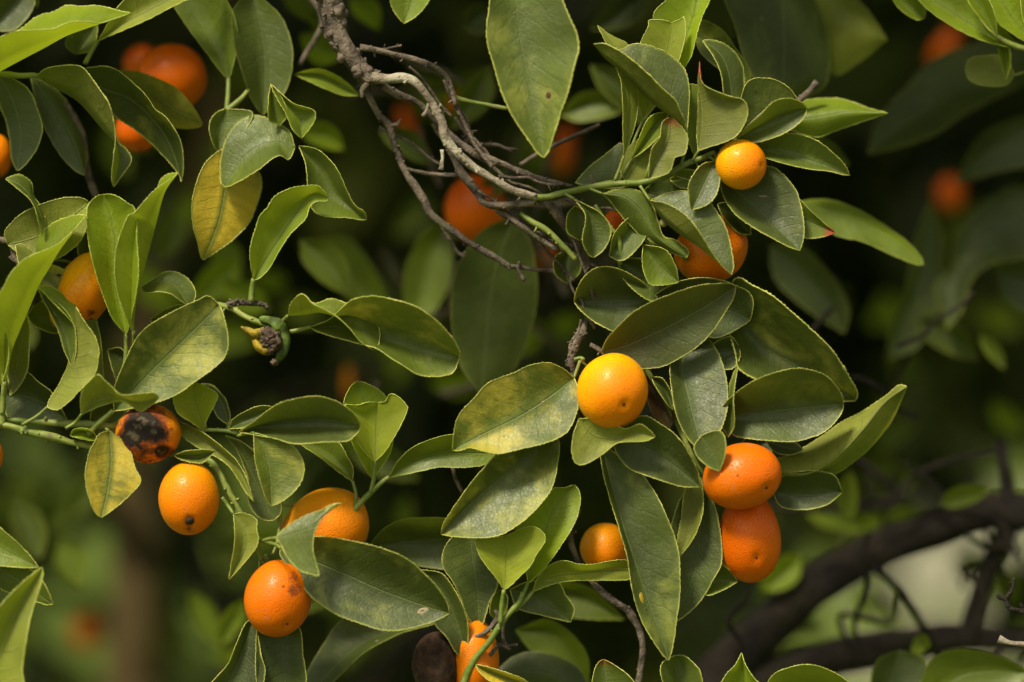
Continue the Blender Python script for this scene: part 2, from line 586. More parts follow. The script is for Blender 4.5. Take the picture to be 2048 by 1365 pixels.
def blemish(leaf_o, x, y, rx, ry, mat, ang=0.0):
    """a small corky scar lying on the leaf where the sight line of photo point x, y meets it"""
    me = leaf_o.data
    w = leaf_o.location.copy()
    q = leaf_o.parent
    while q is not None:
        w = w + q.location; q = q.parent
    bv = BVHTree.FromPolygons([v.co + w for v in me.vertices], [tuple(f.vertices) for f in me.polygons])
    dr = (P(x, y) - cam.location).normalized()
    hit, nrm, _, dist = bv.ray_cast(cam.location, dr)
    if hit is None: return
    if nrm.dot(dr) > 0: nrm = -nrm
    a = nrm.cross(Vector((0, 0, 1))).normalized(); b = nrm.cross(a)
    a, b = a * math.cos(ang) + b * math.sin(ang), b * math.cos(ang) - a * math.sin(ang)
    mb = MB()
    mb.v.append(hit + nrm * 1.3 * PXM)
    for ring, (k_, h_) in enumerate(((0.6, 1.3), (1.0, 0.3))):
        for i in range(12):
            an = i * math.pi / 6
            j = 1 + 0.25 * noise.noise(Vector((i * 1.3, x, ring)))
            mb.v.append(hit + (a * math.cos(an) * rx + b * math.sin(an) * ry) * k_ * j * PXM + nrm * h_ * PXM)
    for i in range(12):
        i2 = (i + 1) % 12
        mb.f.append((0, 1 + i, 1 + i2)); mb.mi.append(0)
        mb.f.append((1 + i, 13 + i, 13 + i2, 1 + i2)); mb.mi.append(0)
    mb.build("blemish", [mat], leaf_o, origin=w)

def kumquat(cx, cy, rx, ry, label, scar=(0.3, 0.4), d=0, ang=0.0, ripe_shade=0.3, stain=None, seg=56, pear=0.0, sc=1.0, group="kumquats hanging on the tree", calyx=True, mat=None, stalk=None):
    """scar: where the stylar scar faces, as offsets (right, down) in fractions of the radius; rest faces the lens"""
    root = empty("kumquat", P(cx, cy, d), label, "kumquat", group)
    kz = PXM * (1 + d * PXM / DIST)
    rot = cam.rotation_euler.to_matrix()
    s2 = scar[0] ** 2 + scar[1] ** 2
    axis = Vector((scar[0], -scar[1], math.sqrt(max(0.0, 1 - s2)) if len(scar) < 3 else scar[2])).normalized()
    qa = axis.to_track_quat('Z', 'Y').to_matrix()
    ca, sa = math.cos(R(ang)), math.sin(R(ang))
    rz = (rx + ry) / 2
    def place(v):
        v = qa @ v                                  # sphere turned so that its pole is the scar
        x, y, z = v
        X, Y = x * ca + y * sa, -x * sa + y * ca    # into the ellipse's own frame
        k = 1 + pear * Y
        X *= rx * k; Y *= ry; z *= rz
        x, y = X * ca - Y * sa, X * sa + Y * ca
        return root.location + rot @ (Vector((x, y, z)) * kz)
    mb = MB()
    ST, AX = [], []
    rings = seg // 2
    def rad(th):
        r = 1.0
        r -= 0.055 * math.exp(-(th / 0.13) ** 2)            # dimple at the scar
        r -= 0.05 * math.exp(-((math.pi - th) / 0.2) ** 2)  # and at the stalk
        return r
    for i in range(rings + 1):
        th = math.pi * i / rings
        for k in range(seg):
            an = 2 * math.pi * k / seg
            dv = Vector((math.sin(th) * math.cos(an), math.sin(th) * math.sin(an), math.cos(th)))
            r = rad(th) * (1 + 0.018 * noise.noise(dv * 1.6 + Vector((cx, cy, 0)) * 0.01))
            AX.append((1 + math.cos(th)) / 2)
            sv = 0.0
            w = qa @ dv
            for (sx, sy, sr, *am) in (stain or []):
                dist = math.hypot(w.x - sx, -w.y - sy)
                if w.z > -0.2:
                    sv = max(sv, max(0.0, (1.25 - dist / sr)) * (am[0] if am else 1.0))
            ST.append(sv)
            if sv > 0.25:      # rotten skin sinks and wrinkles
                r -= min(sv - 0.25, 0.6) * (0.055 + 0.035 * noise.noise(dv * 9))
            mb.v.append(place(dv * r))
    for i in range(rings):
        for k in range(seg):
            k2 = (k + 1) % seg
            mb.f.append((i * seg + k, (i + 1) * seg + k, (i + 1) * seg + k2, i * seg + k2)); mb.mi.append(0)
    mb.at = {"stain": ST, "axis_u": AX}
    mb.build("peel", [mat or M_PEEL], root, props={"ripe_shade": float(ripe_shade)})
    sb = MB()
    p0 = place(Vector((0, 0, 0.945)))
    nrm = (place(Vector((0, 0, 1.2))) - p0).normalized()
    tube_into(sb, [p0 - nrm * kz, p0 + nrm * 1.2 * kz * sc, p0 + nrm * 2.3 * kz * sc], [3.0 * kz * sc, 3.0 * kz * sc, 1.1 * kz * sc], 8, 0.5)
    sb.build("stylar_scar", [M_SCAR], root)
    if calyx:
        cb = MB()
        p1 = place(Vector((0, 0, -0.95)))
        n1 = (place(Vector((0, 0, -1.2))) - p1).normalized()
        a = n1.orthogonal().normalized(); b = n1.cross(a)
        c0 = len(cb.v)
        cb.v.append(p1 + n1 * 3 * kz)
        for k in range(10):
            rr = (9 if k % 2 == 0 else 5) * kz
            cb.v.append(p1 + (a * math.cos(k * math.pi / 5) + b * math.sin(k * math.pi / 5)) * rr + n1 * (0.6 if k % 2 == 0 else 1.5) * kz)
        for k in range(10):
            cb.f.append((c0, c0 + 1 + k, c0 + 1 + (k + 1) % 10)); cb.mi.append(0)
        cb.build("calyx", [M_CALYX], root, smooth=False)
        end = stalk if stalk else None
        tb = MB()
        e1 = P(*end) if end else P(cx, cy - 0.8 * ry, d + 70)
        tube_into(tb, [p1, p1.lerp(e1, .35) + n1 * 5 * kz, p1.lerp(e1, .7) + n1 * 3 * kz, e1], [3.4 * kz, 2.6 * kz, 2.6 * kz, 3.0 * kz], 8, 0.1)
        tb.build("fruit_stalk", [M_STEM], root)
    return root

# ------------------------------------------------------------------ the ground and what stands far behind
def sheet(name, pts, z, mat):
    me = bpy.data.meshes.new(name)
    me.from_pydata([(x, y, z) for x, y in pts], [], [tuple(range(len(pts)))])
    me.materials.append(mat)
    o = bpy.data.objects.new(name, me)
    COL.objects.link(o)
    tag(o, kind='structure')
    return o

def ground_mat(name, a, b, sc, b2=None):
    t = NT(name)
    co = t.node("ShaderNodeTexCoord").outputs['Object']
    c = t.mix(t.sstep(t.noise(co, sc, 5, 0.65), 0.35, 0.65), a, b)
    c = t.mix(t.math('MULTIPLY', t.sstep(t.noise(co, sc * 0.15, 3), 0.4, 0.6), 0.6), c, b2 or a)
    return t.done(t.princ(c, 0.9, 0.1, t.bump(t.noise(co, sc * 4, 4), 0.6, 0.01)))

M_LAWN = ground_mat("lawn_grass", (0.050, 0.080, 0.012), (0.115, 0.150, 0.026), 9.0)
M_PATH = ground_mat("pale_gravel", (0.17, 0.17, 0.11), (0.34, 0.33, 0.24), 3.0)
sheet("ground", [(-60, -20), (60, -20), (60, 120), (-60, 120)], 0.0, M_LAWN)
pth = []
for i in range(15):
    t_ = i / 14
    pth.append((0.62 + 5.4 * t_ , 7.0 + 0.10 * math.sin(t_ * 9) + 0.5 * t_))
top_ = []
for i in range(15):
    t_ = 1 - i / 14
    top_.append((0.78 + 5.24 * t_, 7.95 + 0.12 * math.sin(t_ * 7 + 1) + 0.8 * t_))
sheet("gravel_path", pth + top_, 0.004, M_PATH)
sheet("gravel_yard", [(0.45, 6.25), (1.2, 6.2), (5, 6.0), (5, 6.55), (1.3, 6.62), (0.62, 6.60)], 0.008, M_PATH)

# small leaf mesh for masses of foliage: a bent pointed blade of ten faces
def scatter_leaves(name, spots, mat, parent=None):
    """spots: (centre, length, direction, normal)"""
    v, f, uu, ss = [], [], [], []
    prof = [(0.0, 0.06), (0.22, 0.36), (0.5, 0.5), (0.78, 0.36), (1.0, 0.03)]
    for c, ln, dr, nr in spots:
        dr = dr.normalized(); sd = dr.cross(nr)
        if sd.length < 1e-4: sd = dr.orthogonal()
        sd.normalize(); n2 = sd.cross(dr)
        b = len(v)
        sed = random.random()
        for t_, w in prof:
            cc = c + dr * (t_ - 0.5) * ln + n2 * (-(t_ - 0.5) ** 2) * ln * 0.5
            hw = w * ln * 0.42
            v += [cc + sd * hw + n2 * hw * 0.3, cc, cc - sd * hw + n2 * hw * 0.3]
            uu += [sed] * 3
        for i in range(4):
            for k in range(2):
                a = b + i * 3 + k
                f.append((a, a + 1, a + 4, a + 3))
    me = bpy.data.meshes.new(name)
    me.from_pydata([tuple(q) for q in v], [], f)
    me.materials.append(mat)
    a = me.attributes.new("leaf_seed", 'FLOAT', 'POINT'); a.data.foreach_set("value", uu)
    me.polygons.foreach_set("use_smooth", [True] * len(f))
    me.update()
    o = bpy.data.objects.new(name, me)
    COL.objects.link(o)
    if parent: o.parent = parent
    return o

def mass_mat(name, a, b, c2):
    t = NT(name)
    s_ = t.attr("leaf_seed", 'GEOMETRY')
    c = t.mix(t.sstep(s_, 0.1, 0.9), a, b)
    c = t.mix(t.sstep(s_, 0.90, 0.93), c, c2)
    pr = t.princ(c, 0.5, 0.35)
    tr = t.node("ShaderNodeBsdfTranslucent"); t.put(tr.inputs[0], (0.12, 0.17, 0.012))
    mx = t.node("ShaderNodeMixShader"); mx.inputs[0].default_value = 0.18
    t.l.new(pr, mx.inputs[1]); t.l.new(tr.outputs[0], mx.inputs[2])
    return t.done(mx.outputs[0])

M_MASS = mass_mat("inner_leaves", (0.026, 0.037, 0.010), (0.075, 0.092, 0.020), (0.19, 0.21, 0.03))
M_HEDGE = mass_mat("hedge_leaves", (0.026, 0.038, 0.011), (0.070, 0.086, 0.020), (0.13, 0.15, 0.03))

def rnd_dir():
    return Vector((random.gauss(0, 1), random.gauss(0, 1), random.gauss(0, 1))).normalized()

inv = CM.inverted()
def project(p):
    q = inv @ p
    z = -q.z
    if z <= 0.01: return (-9999, -9999, -1)
    k = PXM * z / DIST
    return (q.x / k + 1024, 682.5 - q.y / k, z)

# the tree behind: trunk, limbs and the inner mass of its crown (things lie 0.35 m and more behind the sharp plane)
tree = empty("kumquat_tree", Vector((-0.30, 2.55, 0)), "dark inner crown of the kumquat tree with blurred brown trunk, behind all the sharp branches", "tree")
tm = MB()
w, r = pxpath([(215, 3300, 3600, 78), (262, 1700, 3600, 60), (268, 1300, 3500, 50), (272, 1050, 3500, 46), (262, 850, 3500, 38), (300, 600, 3600, 30), (420, 300, 3800, 24), (520, -300, 4000, 18)], 40)
tube_into(tm, w, r, 18, 0.25)
tm.build("trunk", [M_TRUNK], tree)
for pts in ([(300, 1150, 3500, 24), (160, 930, 3000, 18), (60, 820, 2700, 12), (-150, 700, 2500, 9)],
            [(470, 1500, 2600, 26), (440, 1250, 2600, 20), (395, 1100, 2500, 16), (330, 900, 2400, 11)],
            [(262, 860, 3500, 20), (700, 760, 2600, 14), (1000, 640, 2200, 12), (1300, 420, 2000, 9)],
            [(700, 1450, 2700, 40), (800, 1300, 2600, 30), (950, 1180, 2500, 20), (1080, 900, 2300, 14), (1110, 600, 1900, 12)]):
    w, r = pxpath(pts, 24)
    tb = MB(); tube_into(tb, w, r, 12, 0.25)
    tb.build("limb", [M_OLD], tree)

spots = []
tries = 0
while len(spots) < 15000 and tries < 90000:
    tries += 1
    p = Vector((random.uniform(-1.7, 1.9), random.uniform(1.98, 3.6), random.uniform(0.55, 2.9)))
    # rounded crown: its near face leans back above and below the lens
    e_ = ((p.x - 0.1) / 1.7) ** 2 + ((p.y - 2.95) / 1.0) ** 2 + ((p.z - 1.75) / 1.15) ** 2
    if e_ > 1.0: continue
    x, y, z = project(p)
    if -250 < x < 2300 and -250 < y < 1620:
        # open hollow just behind the branches in view; the lower right is thin, so the ground shows through
        hole = (x > 1540 and y > 1100 - (x - 1540) * 0.25) or (x > 1990 and 860 < y < 990)
        if z < 2.35: continue
        if hole and random.random() < 0.965: continue
        if x < 620 and y > 780 and random.random() < 0.75: continue
    spots.append((p, random.uniform(0.05, 0.09), rnd_dir() + Vector((0, -0.2, -0.7)), rnd_dir() + Vector((0, -0.3, 0.9))))
for _ in range(2900):
    q = P(random.uniform(-150, 2200), random.uniform(-150, 1500), random.uniform(3600, 9000))
    x, y, z = project(q)
    if ((x > 1540 and y > 1100 - (x - 1540) * 0.25) or (x > 1980 and 850 < y < 1000)) and random.random() < 0.98: continue
    if x < 600 and y > 400 and random.random() < (0.85 if y > 780 else 0.4): continue
    spots.append((q, random.uniform(0.06, 0.10), rnd_dir() + Vector((0, -0.2, -0.7)), rnd_dir() + Vector((0, -0.3, 0.9))))
n0 = 0
while n0 < 2700:          # unseen leaves added above the view to shade what lies behind
    q = Vector((random.uniform(-0.70, 0.70), random.uniform(1.66, 2.3), random.uniform(1.3, 2.2)))
    x, y, z = project(q)
    if y > -90 or (q.y - 1.62) < 0.10 * (q.z - 1.4): continue
    n0 += 1
    spots.append((q, random.uniform(0.05, 0.085), rnd_dir() + Vector((0, -0.2, -0.7)), rnd_dir() + Vector((0, -0.3, 0.9))))
n0 = 0
while n0 < 520:           # more unseen leaves added over the top edge, shading what hangs behind
    q = P(random.uniform(-300, 2350), random.uniform(-1000, -90), random.uniform(120, 900))
    n0 += 1
    spots.append((q, random.uniform(0.05, 0.085), rnd_dir() + Vector((0, -0.2, -0.3)), rnd_dir() * 0.6 + Vector((0, -0.2, 0.9))))
fm = scatter_leaves("inner_foliage", spots, M_MASS, tree)  # inner mass together with the shading leaves added overhead
fm.matrix_parent_inverse = Matrix.Translation(-tree.location)
tag(fm, kind='stuff')

# bushes on the far side of the lawn
spots = []
for _ in range(16000):
    x = random.uniform(-9, 9)
    h = 2.6 + 0.7 * math.sin(x * 1.3) + 0.4 * math.sin(x * 3.1 + 1)
    z = h * random.random() ** 0.8
    y = 10.6 + 0.5 * math.sin(x * 2.1) + random.uniform(-0.35, 0.9) + 0.5 * (z / h) ** 2
    spots.append((Vector((x, y, z)), random.uniform(0.14, 0.26), rnd_dir() + Vector((0, -0.2, -0.4)), rnd_dir() + Vector((0, -0.6, 0.6))))
hd = scatter_leaves("far_bushes", spots, M_HEDGE)
tag(hd, "dense dark bushes far behind the lawn, seen as blurred green", "bushes", kind='stuff')
bk = bpy.data.meshes.new("bush_core")

# the thick dark limbs low on the right
lb = empty("dark_limb", P(1380, 825, 1500), "thick near-black forked limb crossing the lower right corner, out of focus", "limb")
for nm, pts in (("limb", [(1180, 1640, 825, 62), (1400, 1400, 825, 56), (1480, 1310, 825, 50), (1560, 1235, 814, 46), (1651, 1158, 797, 41), (1768, 1094, 797, 38), (1870, 1058, 797, 37), (1958, 1028, 797, 37), (2060, 1022, 797, 38), (2300, 1040, 797, 40)]),
                ("side_limb", [(1400, 1430, 825, 50), (1500, 1375, 825, 44), (1620, 1328, 825, 37), (1768, 1297, 825, 35), (1914, 1276, 825, 27), (2048, 1280, 825, 21), (2300, 1300, 825, 20)]),
                ("cross_twig", [(2020, 1050, 797, 24), (1985, 1120, 797, 21), (1955, 1200, 803, 20), (1935, 1290, 814, 22)]),
                ("cross_twig", [(1740, 1130, 687, 9), (1800, 1180, 687, 8), (1850, 1260, 715, 8), (1880, 1320, 770, 9)]),
                ("cross_twig", [(1690, 900, 825, 9), (1800, 1000, 825, 9), (1650, 1020, 797, 7), (1500, 1010, 770, 6)]),
                ("cross_twig", [(1700, 1300, 742, 6), (1685, 1230, 742, 6), (1780, 1245, 742, 6), (1800, 1180, 715, 5)]),
                ("cross_twig", [(2000, 880, 825, 12), (2015, 960, 814, 13), (2030, 1050, 797, 14)])):
    w, r = pxpath(pts, 40)
    tb = MB(); tube_into(tb, w, r, 14, 0.25)
    tb.build(nm, [M_OLD], lb)

# ------------------------------------------------------------------ blurred branches behind
def blade(parent, x0, y0, x1, y1, w, d=0, bend=0.0, **k):
    """a plain leaf given by its ends, its width and a sideways bend, all in photo pixels"""
    v = Vector((x1 - x0, y1 - y0)); L_ = v.length
    n = Vector((v.y, -v.x)) / L_         # screen left when pointing up
    mid = []
    Ls, Rs = [], []
    for i in range(6):
        t_ = i / 5
        c = Vector((x0, y0)) + v * t_ + n * bend * math.sin(math.pi * t_)
        mid.append((c.x, c.y))
        if 0 < i < 5:
            hw = w / 2 * (math.sin(math.pi * t_ ** 0.85)) ** 0.75
            Ls.append((c.x + n.x * hw, c.y + n.y * hw)); Rs.append((c.x - n.x * hw, c.y - n.y * hw))
    flip = k.pop('under', False)
    if flip: Ls, Rs = Rs, Ls
    return leaf(parent, mid, Ls, Rs, d, N=20, **k)

RB = empty("shaded_branch", P(2100, 200, 300), "branch of big dark drooping leaves in shade along the right edge", "branch", "blurred branches behind")
leaf(RB, [(2100, 90), (1980, 150), (1860, 212), (1736, 309)], [(2048, 165), (1988, 199), (1929, 229), (1870, 270), (1797, 296)], [(2000, 80), (1920, 95), (1856, 125), (1812, 176), (1782, 205), (1750, 250)], (760, 600), (-30, 10), y=.0, N=24, rim=2.2, pet=[(2160, 60, 420)])
leaf(RB, [(2100, 380), (2000, 460), (1920, 530), (1895, 660)], [(2080, 500), (1988, 527), (1944, 561), (1925, 620)], [(2020, 375), (1958, 414), (1914, 467), (1898, 540), (1868, 575)], (760, 680), (-20, 20), y=.0, N=24, pet=[(2180, 330, 450)])
leaf(RB, [(2110, 240), (1990, 300), (1912, 368)], [(2080, 320), (1990, 345)], [(2060, 232), (1975, 262), (1935, 310)], 720, (-10, 16), N=24, pet=[(2180, 200, 450)])
leaf(RB, [(2120, 520), (2060, 560), (1985, 545)], [(2070, 620), (2015, 600)], [(2060, 510), (2010, 515)], 800, N=20, pet=[(2180, 460, 700)])
leaf(RB, [(1860, 400), (1850, 520), (1815, 620), (1775, 720)], [(1885, 480), (1880, 600), (1840, 690)], [(1830, 480), (1810, 580), (1780, 650)], 800, y=.1, N=20)
leaf(RB, [(1540, 490), (1620, 560), (1690, 668)], [(1600, 490), (1670, 560), (1698, 620)], [(1550, 560), (1620, 625)], 620, N=20)
leaf(RB, [(2030, 150), (1975, 140), (1930, 140)], [(2010, 112), (1960, 112), (1936, 120)], [(2012, 172), (1965, 172), (1938, 160)], 190, (0, 0), y=.1, N=20, pet=[(2100, 130, 250)])
leaf(RB, [(1992, 80), (2012, 110), (2012, 162)], [(2018, 95), (2022, 130)], [(1996, 100), (2002, 130)], 130, y=.5, N=20, pet=[(1985, 60, 120)])
stem(RB, [(2200, 30, 420, 9), (2180, 300, 450, 9), (2190, 600, 520, 8)], M_DARK, "twig", 0)

RT = empty("leafy_shoot", P(2100, 110, 90), "fresh green out-of-focus shoot cut off by the top right corner", "branch", "blurred branches behind")
stem(RT, [(2120, 110, 110, 6), (2040, 95, 110, 6), (1990, 72, 110, 5), (1965, 50, 110, 3)], M_STEM, "twig")
leaf(RT, [(2045, 98), (1960, 60), (1880, 10), (1800, -50)], [(1990, 90), (1935, 70), (1885, 42), (1840, 5)], [(2010, 60), (1970, 5), (1940, -30)], 130, (-20, -10), y=.55, N=24)
leaf(RT, [(1850, 38), (1815, 15), (1770, -30)], [(1830, 40), (1795, 15)], [(1850, 15), (1815, -20)], 150, y=.5, N=20)
leaf(RT, [(1995, 75), (1965, 25), (1930, -40)], [(1970, 50), (1935, 0)], [(1990, 30), (1965, -20)], 80, (-6, -20), y=.6, N=20)
leaf(RT, [(2080, 100), (2020, 30), (1985, -40)], [(2035, 75), (1990, 40), (1965, -20)], [(2075, 40), (2040, -20)], 120, y=.7, N=20)
leaf(RT, [(2100, 90), (2085, 20), (2060, -50)], [(2055, 60), (2042, 0)], [(2110, 40), (2095, -20)], 60, y=.7, N=20)

R5 = empty("shaded_branch", P(1560, -80, 280), "branch with one big grey-green hanging leaf and an olive one, behind the top right fruit", "branch", "blurred branches behind")
leaf(R5, [(1560, -80), (1568, 60), (1565, 205)], [(1625, -10), (1657, 80), (1648, 175)], [(1450, -30), (1472, 60), (1502, 150)], 300, (40, -40), mo=.25, N=24, rim=3)
leaf(R5, [(1590, -40), (1680, 25), (1775, 80)], [(1640, 70), (1665, 150), (1715, 128)], [(1660, -40), (1722, 5), (1755, 48)], 380, (20, 20), y=.35, mo=.3, N=24)
leaf(R5, [(1500, 170), (1455, 110), (1388, 70)], [(1440, 140), (1400, 105)], [(1500, 140), (1472, 97), (1443, 58), (1395, 38)], 120, y=.1, mo=.5, N=20)
leaf(R5, [(1560, 240), (1620, 237), (1700, 224), (1776, 227)], [(1600, 203), (1665, 197), (1700, 203), (1732, 215)], [(1586, 262), (1633, 275), (1672, 262), (1726, 243)], 110, (30, 10), y=.55, N=24, pet=[(1500, 260, 100)])
leaf(R5, [(1585, 405), (1700, 440), (1780, 478), (1848, 530)], [(1651, 398), (1710, 416), (1768, 450), (1813, 482), (1840, 510)], [(1665, 468), (1724, 484), (1782, 510), (1830, 530)], 240, (20, -10), y=.4, N=24)
stem(R5, [(1555, 225, 130, 6), (1600, 200, 110, 6), (1635, 165, 110, 7)], M_DARK, "twig", 2)
stem(R5, [(1560, -90, 290, 9), (1700, -130, 340, 10), (2000, -180, 400, 12)], M_DARK, "twig", 2)
for a in ((1480, -40, 1700, 20, 70), (1180, 130, 1300, 260, 60), (1300, -30, 1180, 60, 60), (1120, 230, 1260, 215, 60), (1560, 300, 1700, 330, 60)):
    blade(R5, *a, d=520, bend=12, y=random.choice([0, .15, .3]))

UL = empty("shaded_branch", P(480, -80, 180), "branch of soft mid-green drooping leaves above the yellow mottled leaf", "branch", "blurred branches behind")
leaf(UL, [(457, 158), (440, 110), (410, 50), (365, -30)], [(445, 149), (416, 111), (381, 64), (350, 18), (335, -20)], [(463, 147), (471, 111), (475, 59), (459, 9), (420, -40)], 160, (-10, -20), y=.25, N=24, pet=[(456, 190, 140), (453, 222, 110)], pr=5)
leaf(UL, [(505, -20), (525, 80), (530, 150), (525, 232)], [(560, 30), (582, 80), (586, 123), (573, 180), (541, 215)], [(465, 20), (468, 88), (482, 140), (500, 195)], 170, (-10, -30), y=.12, N=24)
leaf(UL, [(452, 218), (440, 260), (438, 306)], [(505, 226), (482, 270), (452, 300)], [(430, 228), (418, 255), (428, 292)], 95, y=.2, N=24)
leaf(UL, [(590, 296), (540, 285), (490, 312), (450, 375)], [(578, 320), (562, 312), (545, 318), (517, 340), (488, 358), (462, 372)], [(578, 262), (547, 243), (511, 231), (476, 246), (453, 278), (442, 317), (441, 361)], 55, (-30, 10), y=.15, mo=.35, N=30, pet=[(520, 240, 90), (455, 222, 110)])
leaf(UL, [(541, 168), (575, 205), (600, 235), (603, 277)], [(582, 204), (605, 213), (627, 221), (632, 236), (617, 261)], [(550, 190), (570, 225), (587, 262)], 50, y=.4, mo=.1, N=24)
leaf(UL, [(541, 172), (545, 215), (560, 252)], [(560, 190), (575, 228)], [(537, 200), (538, 240)], 62, y=.3, N=20)
leaf(UL, [(455, 296), (452, 360), (438, 440), (407, 521)], [(500, 320), (522, 356), (521, 385), (511, 417), (497, 447), (467, 479), (435, 502)], [(434, 305), (410, 328), (396, 358), (387, 390), (384, 420), (387, 455), (396, 488), (401, 511)], 85, (10, -15), mo=1.25, y=.2, N=34, label="yellow mottled leaf hanging tip down")
leaf(UL, [(598, 292), (645, 345), (672, 390), (734, 440)], [(634, 299), (664, 325), (681, 352), (696, 387), (710, 411), (728, 424)], [(611, 328), (615, 365), (618, 400), (630, 425), (660, 435), (693, 436), (720, 441)], 60, (-20, -30), y=.25, N=30)
leaf(UL, [(585, 148), (640, 152), (720, 192)], [(634, 137), (664, 146), (695, 166)], [(620, 165), (680, 190)], 170, y=.45, N=20)
stem(UL, [(480, -100, 200, 8), (640, 20, 220, 7), (600, 130, 200, 5)], M_DARK, "twig", 0)
stem(UL, [(453, 222, 110, 6), (480, 200, 120, 5), (497, 180, 130, 4)], M_STEM, "twig", 0)
for a in ((560, -20, 690, 60, 70), (690, 110, 600, 70, 60), (620, 20, 690, 110, 55), (600, 260, 690, 300, 50), (700, 0, 760, 60, 50)):
    blade(UL, *a, d=620, bend=10, y=random.choice([.5, .75, .9]))

L4b = empty("leafy_branch", P(-60, 150, 40), "branch of drooping leaves at top left under the long bright green leaf", "branch", "blurred branches behind")
stem(L4b, [(-120, 140, 60, 7), (0, 148, 50, 6), (40, 152, 40, 6), (75, 153, 40, 5), (120, 178, 60, 4)], M_STEM, "twig", 2)
leaf(L4b, [(73, 152), (120, 182), (160, 208), (205, 260), (230, 286), (243, 320), (227, 374)], [(100, 140), (150, 142), (185, 165), (212, 205), (236, 282), (250, 296), (262, 314), (261, 327), (246, 348)], [(97, 136), (147, 131), (168, 138), (184, 158), (203, 185), (218, 208), (227, 240), (231, 278), (227, 317), (224, 355)], (40, 10), (6, -45), y=.12, mo=.1, rim=2, pet=[(60, 152, 45)])
leaf(L4b, [(155, 140), (205, 176), (260, 198), (310, 243), (345, 300), (363, 364)], [(205, 133), (234, 141), (264, 164), (293, 193), (311, 220), (331, 234), (352, 264), (364, 293), (367, 337)], [(180, 180), (229, 232), (264, 255), (299, 284), (331, 317), (357, 348)], 80, (-30, 10), mo=.45, N=34, pet=[(120, 160, 60)])
leaf(L4b, [(235, 146), (300, 185), (350, 222), (405, 247)], [(280, 192), (320, 235), (352, 256), (396, 256)], [(246, 141), (278, 144), (317, 158), (352, 176), (375, 199), (393, 223)], 130, (20, -20), y=.15, mo=.7, N=30, rim=2.2)
leaf(L4b, [(-8, 140), (25, 200), (42, 265), (34, 342)], [(30, 160), (59, 182), (76, 223), (85, 258), (76, 293), (59, 320), (44, 337)], [(-10, 180), (0, 214), (12, 243), (20, 285), (23, 317)], 90, (-8, 10), y=.05, mo=.12, N=30)
leaf(L4b, [(60, 150), (110, 220), (145, 280), (170, 352)], [(110, 175), (152, 229), (168, 264), (174, 310)], [(70, 200), (90, 260), (120, 310), (150, 342)], 130, (20, 0), N=26)
leaf(L4b, [(196, 82), (250, 45), (320, 8), (430, -50)], [(235, 66), (290, 42), (345, 14), (400, -15)], [(215, 50), (240, 10), (300, -40)], 85, (-10, -10), y=.55, N=26, pet=[(182, 105, 80), (170, 128, 70)], pr=5)
leaf(L4b, [(150, 110), (180, 70), (190, 40)], [(130, 90), (150, 50)], [(185, 100), (196, 60)], 120, y=.1, N=20)
leaf(L4b, [(-20, 60), (20, 20), (60, -30)], [(-10, 10), (20, -20)], [(30, 60), (70, 10)], 180, N=20)
stem(L4b, [(130, 205, 160, 7), (165, 270, 160, 6), (175, 345, 170, 7), (200, 410, 180, 8)], M_DARK, "twig", 2)

L1b = empty("leafy_branch", P(-100, 160, -20), "branch ending in one long curled bright green leaf at the top left corner", "branch")
leaf(L1b, [(-80, 190), (0, 144), (44, 120), (88, 97), (132, 73), (175, 57), (262, 27)], [(-60, 110), (0, 84), (44, 57), (67, 38), (88, 28), (103, 26), (132, 12), (164, 13), (199, 12), (232, 20)], [(-60, 105), (0, 76), (29, 63), (88, 60), (111, 57), (141, 45), (176, 44), (199, 47), (234, 37)], (-20, -20), (45, -40), y=.85, rim=1.8, pet=[(-110, 205)], label="long bright green leaf curled along its length")
stem(L1b, [(-200, 260, 20, 6), (-110, 205, -20, 5)], M_STEM, "twig")

MB1 = empty("shaded_branch", P(1040, 380, 300), "one very large dark leaf hanging blurred behind the centre of the picture", "branch", "blurred branches behind")
leaf(MB1, [(1030, 430), (985, 560), (962, 790)], [(1066, 500), (1072, 620), (1025, 745)], [(955, 470), (905, 570), (912, 710)], 330, (20, -20), y=.05, mo=.2, N=24)
leaf(MB1, [(1135, 500), (1130, 530), (1135, 568)], [(1158, 515), (1160, 545)], [(1110, 515), (1110, 548)], 110, y=.1, N=20)
leaf(MB1, [(905, 440), (860, 520), (830, 640)], [(905, 480), (900, 560), (870, 620)], [(850, 460), (810, 540), (810, 610)], 700, y=.35, N=20)
leaf(MB1, [(640, 480), (680, 540), (780, 620)], [(700, 480), (760, 560)], [(640, 520), (700, 600)], 800, y=.5, N=20)
for a in ((980, 130, 900, 260, 60, 10), (1010, 330, 960, 400, 45, 5), (760, 260, 860, 330, 50, 10), (930, 60, 1000, 20, 60, 5), (600, 480, 700, 590, 70, 8)):
    blade(MB1, *a[:5], d=560, bend=a[5], y=random.choice([0, .1, .3]))

